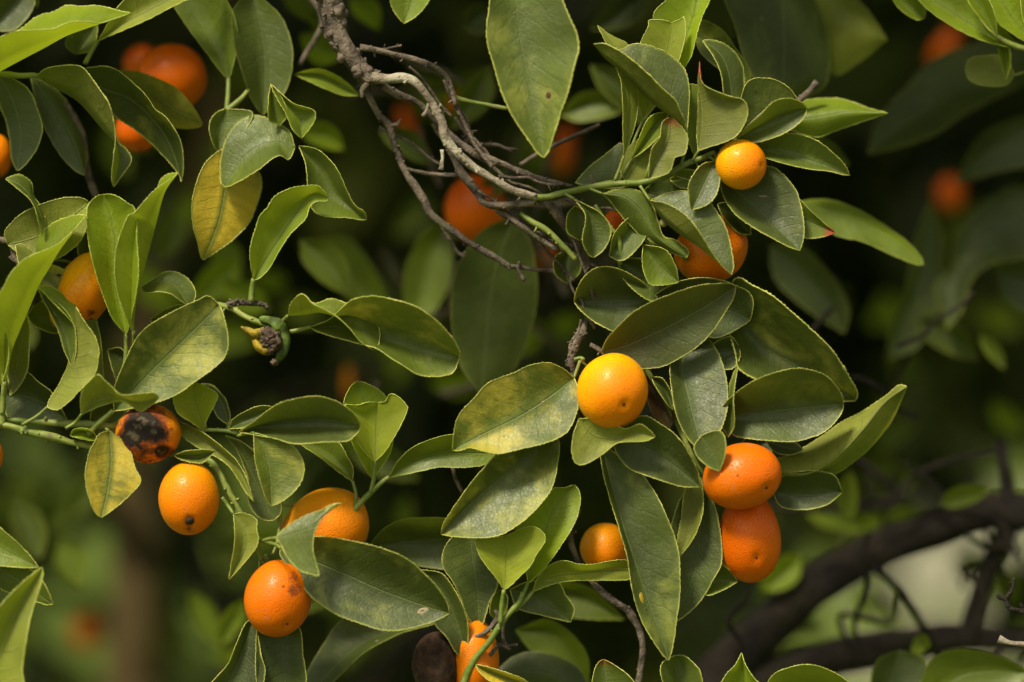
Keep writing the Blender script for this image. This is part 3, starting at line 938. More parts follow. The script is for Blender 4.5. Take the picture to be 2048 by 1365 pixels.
# loose blurred leaves low in the picture and behind the left cluster
LB = empty("shaded_branch", P(1200, 1500, 500), "branch of dull green leaves blurred low in the middle", "branch", "blurred branches behind")
leaf(LB, [(1180, 1430), (1100, 1350), (990, 1345)], [(1100, 1410), (1020, 1400)], [(1165, 1345), (1090, 1305), (1030, 1312)], 190, (10, 10), N=20)
leaf(LB, [(1050, 1200), (1120, 1180), (1250, 1240)], [(1100, 1165), (1180, 1175)], [(1110, 1230), (1190, 1240)], 330, y=.35, N=20)
leaf(LB, [(1030, 1260), (1110, 1270), (1180, 1380)], [(1100, 1240), (1170, 1300)], [(1060, 1300), (1110, 1340)], 300, y=.45, N=20)
leaf(LB, [(880, 1233), (780, 1262), (700, 1305), (600, 1410)], [(870, 1248), (810, 1265), (766, 1285), (722, 1312), (664, 1367)], [(800, 1225), (690, 1238), (647, 1288), (612, 1350)], 130, (-20, 20), y=.05, mo=.3, N=28)
leaf(LB, [(735, 1098), (800, 1085), (880, 1078), (965, 1062)], [(746, 1080), (769, 1056), (799, 1040), (840, 1035), (905, 1038)], [(790, 1115), (850, 1135), (915, 1132)], 130, (-40, -10), y=.1, mo=.15, N=28)
leaf(LB, [(1755, 1420), (1785, 1350), (1800, 1300)], [(1740, 1380), (1755, 1320)], [(1850, 1390), (1850, 1320)], 330, N=20, y=.05)
leaf(LB, [(1830, 1420), (1930, 1350), (2060, 1345)], [(1850, 1340), (1900, 1300), (1990, 1310)], [(1900, 1420), (2000, 1400)], 260, N=20, y=.4)
leaf(LB, [(1850, 1300), (1835, 1280), (1830, 1275)], [(1840, 1310), (1822, 1300)], [(1860, 1290), (1850, 1270)], 500, N=12, y=.5)
for a in ((1610, 1020, 1740, 1060, 60, 10, .7), (1700, 1025, 1790, 1060, 50, 5, .8), (1600, 1110, 1520, 1180, 60, 6, .8), (1450, 1350, 1560, 1200, 50, 8, .5), (1700, 1040, 1700, 940, 40, 5, .5), (1780, 990, 1840, 940, 40, 3, .4), (1880, 1010, 1980, 980, 40, 4, .5), (380, 1180, 440, 1300, 46, 4, .45), (30, 1000, 80, 1120, 60, 5, .1), (120, 1080, 160, 1180, 60, 5, .3), (440, 1290, 490, 1200, 40, 4, .6), (1830, 640, 1960, 720, 60, 6, .15), (1960, 670, 2010, 740, 30, 3, .3), (700, 900, 840, 960, 60, 6, .15), (560, 1220, 660, 1200, 40, 4, .3), (60, 700, 40, 620, 50, 4, .1), (480, 520, 380, 600, 70, 6, .9), (540, 620, 440, 560, 60, 6, .8), (330, 760, 420, 700, 60, 6, .6), (430, 480, 470, 560, 60, 6, .6), (350, 420, 320, 520, 60, 6, .35)):
    blade(LB, *a[:5], d=random.uniform(650, 1100), bend=a[5], y=a[6])

BB = empty("shaded_branch", P(300, -200, 900), "scattered lime and olive leaves far out of focus in the gaps at left and centre", "branch", "blurred branches behind")
rs = random.Random(11)
for k in range(70):
    x, y = rs.uniform(230, 1150), rs.uniform(20, 1330)
    if k % 3 == 0: x, y = rs.uniform(20, 620), rs.uniform(820, 1350)
    if 150 < x < 370 and y > 780: continue
    an, ln = rs.uniform(0, 6.28), rs.uniform(70, 130)
    blade(BB, x, y, x + ln * math.cos(an), y + ln * math.sin(an), ln * .45, d=rs.uniform(1300, 3200), bend=8, y=rs.choice([.2, .4, .6, .9, 1.0]), rim=0)
BR = empty("shaded_branch", P(2200, 800, 1200), "tangle of thin dark twigs and small bright leaves far out of focus at lower right", "branch", "blurred branches behind")
for k in range(34):
    x, y = rs.uniform(1430, 2060), rs.uniform(850, 1340)
    if k > 24: x, y = rs.uniform(1650, 2060), rs.uniform(560, 900)
    an, ln = rs.uniform(0, 6.28), rs.uniform(45, 100)
    blade(BR, x, y, x + ln * math.cos(an), y + ln * math.sin(an), ln * .5, d=rs.uniform(1400, 3200), bend=6, y=rs.choice([.2, .5, .8, 1.0]), rim=0)
for k in range(20):
    x, y = rs.uniform(1480, 2060), rs.uniform(640, 1330)
    an, ln = rs.uniform(-1.2, 1.9), rs.uniform(120, 330)
    dd_ = rs.uniform(450, 1000)
    pts_ = [(x + ln * t_ * math.cos(an) + rs.uniform(-22, 22), y + ln * t_ * math.sin(an) + rs.uniform(-14, 14), dd_, rs.uniform(3, 7)) for t_ in (0, .25, .5, .75, 1)]
    stem(BR, pts_, M_OLD, "twig", 0)
for k in range(16):
    x, y = rs.uniform(560, 1180), rs.uniform(20, 800)
    an, ln = rs.uniform(-0.4, 1.9), rs.uniform(120, 300)
    dd_ = rs.uniform(500, 1300)
    pts_ = [(x + ln * t_ * math.cos(an) + rs.uniform(-7, 7), y + ln * t_ * math.sin(an) + rs.uniform(-7, 7), dd_, rs.uniform(3, 8)) for t_ in (0, .25, .5, .75, 1)]
    stem(BB, pts_, M_DARK, "twig", 0)

# ------------------------------------------------------------------ the big grey branch and its leafy end, upper right
G = empty("kumquat_branch", P(660, -60, 20), "grey-barked crooked branch coming down from the top, leafy around the small round kumquat", "branch")
stem(G, [(655, -60, 20, 26), (662, 0, 20, 25), (666, 32, 20, 23), (673, 70, 20, 22), (692, 102, 20, 20), (718, 135, 20, 19), (745, 160, 20, 20)], M_DARK, "bough", 26, 0.45)
stem(G, [(738, 156, 20, 15), (775, 158, 10, 10), (810, 156, 5, 9), (834, 168, 0, 8.5), (860, 202, 0, 8.5), (883, 243, 0, 8.5), (892, 281, 0, 9.5), (929, 320, 0, 7.5), (976, 353, 0, 7.5), (1023, 379, 0, 7.5), (1074, 395, 0, 7)], M_BARK, "bough", 16, 0.4)
stem(G, [(1070, 395, 0, 7), (1100, 393, 0, 6), (1131, 385, -4, 6), (1181, 374, -6, 7), (1228, 368, -6, 7), (1279, 366, -6, 6), (1314, 357, -8, 6), (1340, 348, -8, 6), (1367, 331, -8, 6), (1399, 318, -8, 6), (1430, 306, 0, 5)], M_STEM, "twig", 12, 0.35)
stem(G, [(720, 95, 30, 7), (752, 100, 34, 6), (796, 111, 34, 6), (840, 123, 34, 6), (875, 138, 34, 6), (895, 158, 34, 6), (905, 185, 34, 5), (911, 212, 34, 5)], M_DARK, "twig", 12, 0.4)
stem(G, [(731, 150, 34, 9), (737, 188, 44, 7), (758, 229, 60, 6), (778, 252, 70, 7), (793, 299, 80, 7), (810, 343, 80, 7), (844, 394, 80, 8), (862, 429, 80, 8), (903, 461, 80, 7), (947, 491, 80, 6), (988, 514, 80, 6), (1020, 533, 80, 6)], M_DARK, "twig", 18, 0.4)
stem(G, [(778, 252, 70, 5), (795, 248, 66, 4), (801, 238, 62, 3)], M_DARK, "twig", 1)
stem(G, [(1040, 524, 80, 4), (1036, 540, 80, 3), (1050, 562, 80, 4)], M_DARK, "twig", 2, 0.4)
stem(G, [(1020, 533, 80, 5), (1060, 538, 100, 4), (1100, 542, 110, 4), (1150, 545, 110, 4)], M_DARK, "twig", 3, 0.3)
stem(G, [(763, 170, 34, 8), (796, 190, 50, 8), (834, 205, 60, 7), (870, 240, 70, 7), (911, 280, 70, 7), (950, 306, 60, 7), (988, 321, 56, 7), (1049, 347, 56, 6), (1093, 361, 56, 5), (1145, 373, 50, 4)], M_DARK, "twig", 12, 0.35)
stem(G, [(868, 245, 80, 7), (900, 300, 80, 7), (923, 345, 70, 8), (952, 382, 60, 9), (972, 407, 40, 8), (1020, 410, 25, 8), (1070, 404, 10, 8)], M_DARK, "twig", 10, 0.35)
stem(G, [(1078, 397, 10, 9), (1108, 420, 20, 9), (1128, 450, 40, 8), (1152, 484, 60, 8), (1172, 526, 90, 8), (1182, 552, 110, 7), (1186, 600, 110, 6), (1177, 637, 100, 6), (1160, 675, 40, 6), (1147, 702, 0, 7)], M_DARK, "twig", 24, 0.45)
stem(G, [(993, 420, 40, 6), (1026, 441, 40, 6), (1064, 468, 40, 6), (1114, 500, 40, 5)], M_DARK, "twig", 10, 0.45)
stem(G, [(1040, 426, 30, 4), (1064, 444, 26, 6), (1093, 461, 24, 6), (1131, 497, 24, 6), (1152, 520, 24, 5)], M_STEM, "twig", 6, 0.3)
stem(G, [(911, 212, 40, 5), (925, 240, 40, 4), (950, 290, 40, 4), (985, 335, 30, 5)], M_DARK, "twig", 5, 0.3)
stem(G, [(911, 196, 60, 5), (940, 203, 60, 4), (1015, 218, 60, 4)], M_STEM, "twig", 2, 0.3)
stem(G, [(1040, 330, 120, 4), (1100, 295, 120, 5), (1200, 250, 130, 4)], M_DARK, "twig", 2, 0.3)
stem(G, [(800, 336, 80, 4), (860, 348, 90, 4), (920, 352, 90, 4)], M_DARK, "twig", 3, 0.4)
stem(G, [(857, 208, 0, 4), (853, 222, -2, 3), (846, 234, -4, 5)], M_BARK, "twig_stub", 1, 0.3)
stem(G, [(884, 300, 0, 4), (885, 318, -2, 3), (882, 340, -4, 6)], M_BARK, "twig_stub", 1, 0.3)
stem(G, [(690, 92, 18, 7), (672, 96, 10, 5), (660, 84, 6, 4)], M_DARK, "twig_stub", 2, 0.4)
stem(G, [(735, 168, 14, 7), (725, 180, 6, 5), (724, 196, 4, 4)], M_DARK, "twig_stub", 2, 0.4)
stem(G, [(1183, 372, -6, 4), (1184, 358, -12, 3), (1182, 350, -14, 4)], M_DARK, "twig_stub", 2, 0.4)

rt = random.Random(5)
for (x0, y0, x1, y1, dz) in ((700, 110, 760, 250, 70), (760, 250, 880, 330, 110), (820, 130, 905, 230, 60), (890, 160, 960, 300, 70), (905, 230, 1010, 360, 90), (940, 310, 1090, 395, 60), (990, 400, 1130, 500, 50), (1020, 430, 1150, 560, 70), (860, 420, 930, 520, 120), (930, 280, 1030, 300, 130), (1000, 350, 1130, 372, 40), (1090, 400, 1200, 500, 60), (1060, 460, 1160, 500, 70), (1120, 400, 1240, 420, 10), (1140, 560, 1190, 660, 60), (960, 380, 1060, 440, 30), (1120, 410, 1190, 600, 50), (740, 100, 800, 96, 40), (1160, 640, 1130, 730, 30)):
    pts_ = [(x0 + (x1 - x0) * t_ + rt.uniform(-5, 5), y0 + (y1 - y0) * t_ + rt.uniform(-5, 5), dz, rt.uniform(2.0, 3.8)) for t_ in (0, .2, .4, .6, .8, 1)]
    stem(G, pts_, M_DARK, "twig", 12, 0.45)

# upright leaves, left part
leaf(G, [(1374, 266), (1350, 240), (1314, 214), (1288, 193), (1261, 164), (1235, 138), (1209, 117), (1187, 89)], [(1371, 246), (1361, 223), (1349, 199), (1323, 176), (1297, 149), (1267, 123), (1241, 104), (1209, 88)], [(1377, 225), (1379, 190), (1376, 160), (1367, 136), (1343, 113), (1314, 97), (1285, 89), (1261, 90), (1244, 99), (1218, 99)], (-34, -44), (-20, 8), y=.10, mo=.45, rim=1.8, pet=[(1370, 300), (1362, 332)], label="leaf folded upwards, its olive yellow underside in front")
leaf(G, [(1248, 312), (1256, 250), (1255, 180), (1232, 105), (1195, 51)], [(1266, 264), (1274, 229), (1276, 188), (1264, 120), (1256, 90), (1220, 70)], [(1246, 264), (1246, 220), (1242, 164), (1228, 125), (1208, 78)], -12, (8, -12), y=.35, pet=[(1240, 335), (1229, 362)])
leaf(G, [(1286, 240), (1310, 170), (1330, 110), (1343, 46)], [(1305, 220), (1335, 180), (1355, 130), (1369, 80), (1369, 38), (1356, 41)], [(1272, 190), (1265, 150), (1281, 88), (1297, 53), (1298, 41), (1326, 41)], 26, (-8, -8), y=.8, pet=[(1265, 290), (1240, 362)], label="square-ended lime leaf standing upright")
leaf(G, [(1345, 195), (1365, 100), (1390, 20), (1405, -70)], [(1330, 150), (1306, 40), (1333, 0), (1370, -50)], [(1367, 140), (1383, 111), (1394, 67), (1405, 32), (1420, 0), (1432, -40)], 50, (-10, -14), y=.9, pet=[(1320, 260, 10), (1290, 360, 0)], label="tall lime leaf reaching past the top edge")
leaf(G, [(1397, 302), (1404, 249), (1402, 205), (1395, 165), (1399, 124)], [(1420, 294), (1443, 287), (1469, 275), (1484, 258), (1495, 232), (1494, 212), (1484, 199), (1460, 193), (1430, 182), (1406, 168), (1400, 145)], [(1394, 270), (1396, 220), (1397, 180), (1401, 150)], -40, (-20, 20), y=.12, mo=.25, red=1.0, pet=[(1385, 322)], label="upright leaf with a scorched red curled tip")
leaf(G, [(1470, 240), (1463, 190), (1455, 140), (1437, 105), (1405, 82)], [(1450, 200), (1443, 152), (1431, 120), (1414, 94)], [(1487, 205), (1488, 164), (1486, 135), (1472, 108), (1449, 88), (1423, 80)], -12, (-16, 12), y=.1, mo=.2, pet=[(1450, 290)])
leaf(G, [(1466, 288), (1510, 235), (1550, 210), (1599, 205)], [(1475, 230), (1487, 180), (1502, 160), (1531, 157), (1560, 164), (1583, 182)], [(1500, 275), (1550, 240), (1585, 217)], 20, (-10, 0), mo=.2, y=.08)
leaf(G, [(1474, 278), (1531, 250), (1575, 232), (1614, 217)], [(1496, 252), (1519, 232), (1546, 205), (1575, 197), (1601, 204)], [(1487, 284), (1516, 285), (1560, 271), (1590, 253), (1608, 235)], (-10, -30), (-22, -10), y=.15, mo=.15, pet=[(1440, 300)])
leaf(G, [(1500, 298), (1550, 304), (1620, 321), (1700, 351)], [(1520, 283), (1548, 274), (1577, 267), (1612, 273), (1642, 287), (1671, 311), (1690, 331)], [(1512, 310), (1535, 318), (1577, 330), (1621, 339), (1659, 343), (1686, 350)], (10, -10), (-16, -16), y=.15, mo=.1, pet=[(1450, 300)])
leaf(G, [(1432, 322), (1412, 360), (1398, 390), (1384, 421)], [(1440, 345), (1439, 366), (1434, 386), (1423, 403), (1405, 414)], [(1405, 329), (1387, 350), (1377, 373), (1379, 408)], (-20, -50), (-8, -8), y=.1, mo=.15, pet=[(1415, 312)])
g10 = leaf(G, [(1440, 360), (1487, 394), (1531, 432), (1600, 502)], [(1480, 335), (1537, 333), (1560, 344), (1578, 362), (1592, 381), (1600, 405), (1606, 435), (1608, 472)], [(1446, 391), (1461, 417), (1481, 438), (1516, 461), (1560, 485), (1584, 497)], (30, -30), (-6, -16), y=.06, mo=.3, pet=[(1425, 318)])
blemish(g10, 1526, 393, 9, 2.5, M_PALE)
leaf(G, [(1555, 400), (1600, 435), (1670, 465)], [(1590, 394), (1624, 425), (1651, 449)], [(1570, 440), (1607, 475), (1648, 474)], 20, (-6, -14), y=.3, mo=.3, red=1.0, label="leaf end with a reddish brown dead tip")
leaf(G, [(1205, 388), (1250, 394), (1288, 430), (1312, 470), (1373, 516)], [(1238, 378), (1267, 379), (1291, 391), (1305, 411), (1317, 447), (1328, 474), (1350, 480), (1377, 502)], [(1220, 402), (1238, 426), (1267, 458), (1291, 483), (1320, 495), (1349, 508)], -20, (10, 14), y=.15, mo=.3, pet=[(1180, 378)])
leaf(G, [(1300, 402), (1325, 440), (1360, 470), (1393, 491), (1420, 513), (1463, 550)], [(1340, 385), (1385, 385), (1420, 407), (1437, 429), (1449, 449), (1459, 482), (1467, 529)], [(1332, 408), (1361, 423), (1384, 444), (1402, 470), (1420, 499), (1443, 531)], (-20, -50, -70), (8, -24), y=.08, pet=[(1280, 372)])
leaf(G, [(1148, 398), (1178, 425), (1186, 470), (1187, 516)], [(1175, 412), (1194, 422), (1214, 441), (1222, 464), (1215, 488), (1203, 505)], [(1159, 411), (1171, 430), (1170, 450), (1165, 473), (1167, 491), (1177, 510)], -20, (-6, -18), y=.15, mo=.15, pet=[(1130, 388)])
leaf(G, [(1278, 362), (1210, 345), (1150, 366)], [(1245, 375), (1190, 376)], [(1250, 288), (1209, 311), (1179, 334)], 20, (0, 10), y=.1, rim=2)
leaf(G, [(1250, 364), (1278, 320), (1322, 268)], [(1290, 357), (1305, 320), (1316, 290)], [(1240, 330), (1262, 290), (1300, 270)], 12, (0, 0), y=.35, mo=.4)
leaf(G, [(1296, 358), (1315, 320), (1335, 280), (1342, 234)], [(1325, 352), (1342, 340), (1350, 316), (1370, 308), (1376, 278), (1369, 262), (1355, 246)], [(1298, 345), (1299, 325), (1305, 296), (1320, 275), (1325, 245)], -28, (-10, -10), y=.05, mo=.1, red=.7)
leaf(G, [(1388, 312), (1390, 250), (1382, 168)], [(1376, 275), (1373, 220), (1373, 180)], [(1404, 290), (1407, 240), (1402, 180)], 24, (-8, 4), y=.45)
leaf(G, [(1264, 318), (1300, 265), (1338, 222)], [(1275, 285), (1300, 235)], [(1290, 300), (1328, 262)], 8, y=.6, pet=[(1245, 350)])
leaf(G, [(1285, 385), (1350, 400), (1425, 412)], [(1320, 352), (1370, 358), (1412, 385)], [(1310, 408), (1360, 428), (1402, 432)], 30, (-8, -8), y=.05)
leaf(G, [(1435, 408), (1470, 435), (1502, 470)], [(1465, 405), (1497, 432)], [(1445, 432), (1475, 465)], 40, y=.1)
leaf(G, [(1282, 430), (1255, 470), (1218, 512)], [(1292, 470), (1268, 505), (1242, 522)], [(1255, 438), (1228, 470)], 20, y=.2)
leaf(G, [(1235, 520), (1300, 560), (1365, 605)], [(1280, 518), (1340, 548), (1372, 582)], [(1250, 562), (1300, 602)], 40, y=.1)
leaf(G, [(1286, 490), (1318, 530), (1358, 566)], [(1330, 500), (1352, 535)], [(1285, 530), (1298, 567), (1322, 571)], 10, y=.35)
leaf(G, [(1150, 412), (1165, 450), (1160, 482)], [(1180, 430), (1178, 465)], [(1135, 430), (1135, 465)], 40, y=.25)
leaf(G, [(1340, 360), (1380, 355), (1420, 375)], [(1360, 340), (1400, 345)], [(1360, 375), (1395, 380)], 14, (-5, -5), y=.4)
stem(G, [(1310, 455, 0, 4), (1300, 480, 0, 5), (1345, 500, 6, 4), (1375, 520, 10, 4)], M_STEM, "twig", 2)
stem(G, [(1190, 410, 10, 4), (1215, 450, 12, 5), (1238, 480, 14, 5), (1240, 530, 16, 4)], M_STEM, "twig", 3)
bm_ = MB(); lump_into(bm_, P(1327, 446, -10), 0.0018, amp=0.1); bm_.build("flower_bud", [M_BUD], G)

# ------------------------------------------------------------------ centre cluster
H = empty("kumquat_branch", P(1157, 660, 10), "hanging cluster of broad dark green leaves around the bright central kumquat", "branch")
stem(H, [(1157, 672, 8, 7), (1147, 700, 2, 8), (1143, 722, 0, 7), (1147, 745, 0, 5), (1150, 790, 10, 4), (1160, 840, 16, 4)], M_DARK, "twig", 18, 0.5)
stem(H, [(1143, 722, 0, 5), (1160, 716, -4, 4), (1168, 720, -8, 4)], M_STEM, "twig", 3, 0.4)
stem(H, [(1180, 690, 30, 5), (1260, 730, 40, 5), (1330, 700, 40, 5), (1414, 676, 30, 5), (1470, 640, 50, 5)], M_DARK, "twig", 8, 0.4)
stem(H, [(1290, 735, 50, 5), (1330, 800, 60, 6), (1370, 880, 50, 5), (1395, 930, 40, 4), (1420, 960, 30, 4)], M_STEM, "twig", 4, 0.4)
h1 = leaf(H, [(1148, 756), (1099, 794), (1040, 832), (967, 868), (905, 901)], [(1155, 775), (1157, 805), (1150, 835), (1134, 864), (1099, 884), (1040, 899), (996, 908), (967, 903), (940, 896), (920, 902)], [(1131, 741), (1108, 729), (1084, 726), (1055, 733), (1026, 747), (976, 767), (947, 799), (923, 823), (911, 849), (906, 881)], (-10, -50), (-16, -14), y=.20, mo=.82, pet=[(1152, 745), (1160, 722)], label="broad leaf mottled yellow, left of the central kumquat")
for bx, by, br in ((1086, 804, 3), (1060, 822, 2), (959, 873, 2.5), (1008, 872, 2), (1040, 812, 1.5), (1080, 835, 1.5)):
    blemish(h1, bx, by, br, br * .7, M_PALE)
leaf(H, [(1110, 868), (1060, 910), (996, 961), (938, 1011), (882, 1069)], [(1119, 890), (1115, 930), (1102, 980), (1064, 1027), (1032, 1053), (1002, 1070), (967, 1076), (909, 1074)], [(1060, 876), (996, 908), (967, 937), (938, 972), (909, 1013), (888, 1046)], (20, -20), (-26, -20), y=.10, mo=.62)
leaf(H, [(1158, 838), (1190, 872), (1235, 877), (1279, 866), (1311, 874)], [(1147, 870), (1144, 905), (1150, 925), (1163, 930), (1181, 924), (1208, 907), (1234, 887), (1262, 884), (1290, 883)], [(1180, 838), (1220, 845), (1250, 858), (1279, 849), (1298, 860)], -60, (-10, -8), y=.30, mo=.55, label="pale curled leaf cupped under the central kumquat")
h4 = leaf(H, [(1203, 890), (1222, 965), (1242, 1038), (1266, 1112), (1290, 1185), (1317, 1258), (1338, 1321)], [(1228, 905), (1256, 926), (1284, 949), (1300, 971), (1318, 1000), (1335, 1038), (1350, 1076), (1358, 1112), (1360, 1155), (1359, 1199), (1353, 1243), (1346, 1293)], [(1202, 920), (1211, 965), (1225, 1015), (1240, 1062), (1254, 1112), (1260, 1153), (1269, 1199), (1284, 1243), (1307, 1284), (1332, 1318)], (16, -20), (-14, -14), y=.05, mo=.42, label="longest narrow leaf hanging tip down, yellow spot near its edge")
blemish(h4, 1283, 1196, 6, 11, M_YSPOT)
blemish(h4, 1292, 1219, 1.6, 2.2, M_SPOT)
leaf(H, [(1222, 872), (1280, 890), (1340, 925), (1400, 975)], [(1258, 842), (1290, 832), (1323, 850), (1347, 867), (1366, 888), (1382, 915), (1396, 945)], [(1234, 908), (1260, 938), (1300, 954), (1330, 964), (1365, 974)], -4, (-22, -16), mo=.12)
leaf(H, [(1203, 704), (1250, 692), (1326, 658), (1414, 611), (1472, 573)], [(1214, 678), (1238, 652), (1267, 625), (1302, 605), (1355, 584), (1399, 571), (1431, 568), (1458, 567)], [(1218, 724), (1255, 736), (1300, 737), (1329, 732), (1353, 720), (1382, 703), (1411, 679), (1431, 655), (1452, 622), (1467, 597)], (10, -30), (-26, 0), mo=.06, brown=.18, rim=1.4, label="darkest broad leaf, above the central kumquat")
leaf(H, [(1300, 600), (1250, 602), (1200, 603), (1148, 604)], [(1280, 640), (1238, 664), (1203, 652), (1179, 637), (1159, 619)], [(1292, 572), (1264, 551), (1238, 539), (1217, 534), (1191, 537), (1168, 555), (1153, 581)], 70, (-26, -34), mo=.10)
leaf(H, [(1310, 590), (1400, 610), (1460, 622), (1501, 640)], [(1340, 572), (1367, 561), (1405, 556), (1443, 561), (1472, 572), (1497, 584), (1507, 608)], [(1360, 650), (1420, 675), (1450, 671), (1485, 652)], 30, (-16, -8), rim=1.6, y=.03)
leaf(H, [(1450, 585), (1490, 655), (1534, 697), (1593, 730), (1650, 768), (1711, 802)], [(1475, 556), (1502, 570), (1546, 593), (1593, 633), (1622, 659), (1658, 694), (1681, 726), (1702, 761), (1715, 785)], [(1452, 640), (1462, 675), (1472, 710), (1478, 738), (1514, 761), (1570, 790), (1640, 805), (1687, 803)], 80, (-60, -30), y=.10, mo=.5, rim=3.2)
leaf(H, [(1375, 668), (1364, 735), (1378, 800), (1404, 902)], [(1414, 677), (1433, 700), (1447, 735), (1454, 770), (1456, 805), (1449, 840), (1435, 873), (1418, 896)], [(1345, 700), (1340, 740), (1344, 782), (1350, 820), (1364, 858), (1385, 888)], (60, -40), (-8, -14), mo=.38, y=.03, pet=[(1400, 660, 20)])
leaf(H, [(1430, 836), (1500, 828), (1564, 820), (1625, 813), (1687, 808)], [(1448, 810), (1466, 791), (1499, 767), (1534, 751), (1564, 742), (1593, 737), (1622, 741), (1652, 752), (1675, 776), (1685, 795)], [(1445, 858), (1464, 868), (1476, 874), (1520, 880), (1578, 884), (1617, 877), (1652, 862), (1675, 838), (1685, 822)], (20, 0), (-40, -20), mo=.22, y=.04)
leaf(H, [(1476, 732), (1460, 780), (1463, 830), (1456, 876)], [(1471, 760), (1467, 800), (1469, 850)], [(1466, 750), (1450, 800), (1446, 850)], -12, (-20, 10), y=.2)
leaf(H, [(1545, 942), (1608, 950), (1666, 922), (1725, 861), (1769, 806), (1814, 774)], [(1562, 965), (1608, 964), (1666, 950), (1700, 930), (1736, 900), (1760, 873), (1786, 838)], [(1549, 921), (1578, 911), (1622, 887), (1652, 867), (1681, 846), (1725, 823), (1769, 793), (1797, 771)], (30, 0), (50, 26), y=.32, mo=.5, label="long leaf turned over, pale green underside catching light")
leaf(H, [(1545, 985), (1610, 990), (1685, 985)], [(1570, 950), (1630, 942), (1669, 952)], [(1562, 1013), (1608, 1020), (1654, 1010)], 60, (-16, -10), mo=.05)
leaf(H, [(1402, 872), (1425, 905), (1439, 943)], [(1430, 862), (1446, 868), (1452, 890), (1449, 916)], [(1388, 896), (1397, 916), (1417, 934)], -80, (-6, -4), y=.12, mo=.1)
leaf(H, [(1390, 950), (1388, 1020), (1380, 1070), (1357, 1118)], [(1370, 980), (1362, 1040), (1354, 1085)], [(1403, 965), (1407, 1009), (1401, 1044), (1384, 1082)], 24, (0, -8), y=.30, mo=.2)
leaf(H, [(1400, 955), (1400, 1050), (1393, 1130), (1348, 1248)], [(1425, 1000), (1440, 1060), (1443, 1125), (1426, 1160), (1411, 1188), (1388, 1217)], [(1360, 1000), (1338, 1080), (1335, 1180)], 44, (-8, -8), mo=.2, y=.04)
leaf(H, [(1405, 1150), (1435, 1160), (1476, 1163)], [(1430, 1125), (1458, 1140)], [(1412, 1190), (1448, 1180)], 60, y=.25)
leaf(H, [(1303, 755), (1328, 775), (1346, 822)], [(1325, 758), (1344, 790)], [(1312, 775), (1335, 810)], 20, y=.05)
leaf(H, [(1418, 700), (1450, 705), (1478, 694)], [(1435, 682), (1462, 674)], [(1440, 735), (1465, 738), (1480, 715)], 50)
leaf(H, [(1290, 752), (1318, 800), (1340, 858)], [(1330, 765), (1350, 820)], [(1292, 790), (1312, 840)], 64, brown=1.0, label="withered brown leaf in shade")
leaf(H, [(1530, 880), (1570, 895), (1606, 900)], [(1560, 878), (1590, 885)], [(1550, 905), (1585, 910)], 50, (0, -6))
leaf(H, [(1450, 1010), (1500, 900), (1540, 880)], [(1450, 940), (1500, 870)], [(1500, 980), (1540, 920)], 90, y=.05)

# ------------------------------------------------------------------ left cluster
A = empty("kumquat_branch", P(-60, 850, 0), "green twigs entering from the left edge with crowded upright and folded leaves", "branch")
stem(A, [(-80, 846, 10, 7), (0, 849, 5, 6), (59, 865, 0, 8), (97, 872, 0, 8), (140, 885, 6, 6), (182, 893, 10, 6), (260, 905, 20, 6), (350, 908, 30, 6), (405, 918, 16, 6), (429, 931, 8, 7), (456, 981, 4, 7), (479, 1022, 4, 6), (505, 1068, 6, 5), (517, 1100, 6, 4), (523, 1122, 8, 4)], M_STEM, "twig", 22, 0.3)
stem(A, [(12, 840, 16, 6), (60, 844, 16, 6), (117, 847, 14, 7), (176, 849, 10, 7), (229, 853, 12, 6), (300, 858, 40, 5), (380, 860, 30, 4), (410, 860, 10, 4), (451, 862, 4, 4), (478, 866, 0, 6)], M_STEM, "twig", 10, 0.3)
stem(A, [(10, 765, -4, 7), (6, 800, 0, 6), (3, 852, 4, 6)], M_STEM, "twig", 2)
stem(A, [(176, 870, -6, 6), (200, 845, -8, 6), (226, 822, -8, 5)], M_STEM, "twig", 2)
stem(A, [(-30, 480, 30, 7), (18, 485, 30, 6), (34, 520, 34, 7), (60, 545, 36, 6)], M_DARK, "twig", 9, 0.5)
stem(A, [(60, 608, 20, 6), (90, 590, 20, 6), (100, 560, 20, 4)], M_DARK, "twig", 6, 0.5)
leaf(A, [(228, 823), (300, 745), (370, 678), (438, 611)], [(228, 780), (249, 726), (281, 667), (331, 632), (393, 602), (418, 593)], [(265, 817), (311, 806), (352, 790), (390, 764), (440, 726), (456, 694), (452, 650), (444, 622)], (-10, -50), (-16, -20), y=.12, mo=.62, pet=[(200, 846), (176, 871)], pr=4, label="largest broad leaf of the left cluster, rising to the right")
leaf(A, [(267, 662), (274, 600), (293, 523), (312, 450), (330, 385), (357, 346)], [(262, 640), (262, 590), (270, 520), (290, 440), (312, 385), (320, 362), (334, 350)], [(261, 655), (243, 611), (231, 564), (230, 520), (235, 487), (255, 435), (270, 425), (287, 405), (302, 388), (319, 373), (340, 360)], (-40, -50), (30, -24), y=.80, rim=1.6, pet=[(268, 700, -20), (262, 730, 0)], pr=4.5, label="tallest lime leaf of the left cluster, pointing up")
leaf(A, [(251, 668), (238, 610), (229, 545), (231, 490), (222, 440), (206, 389)], [(243, 660), (223, 634), (205, 587), (188, 534), (177, 482), (174, 432), (178, 408), (194, 393)], [(258, 655), (276, 560), (274, 480), (271, 423), (252, 405), (229, 391)], (-10, -10), (-24, -36), y=.85, pet=[(252, 710, -5), (245, 760, 0)], pr=5)
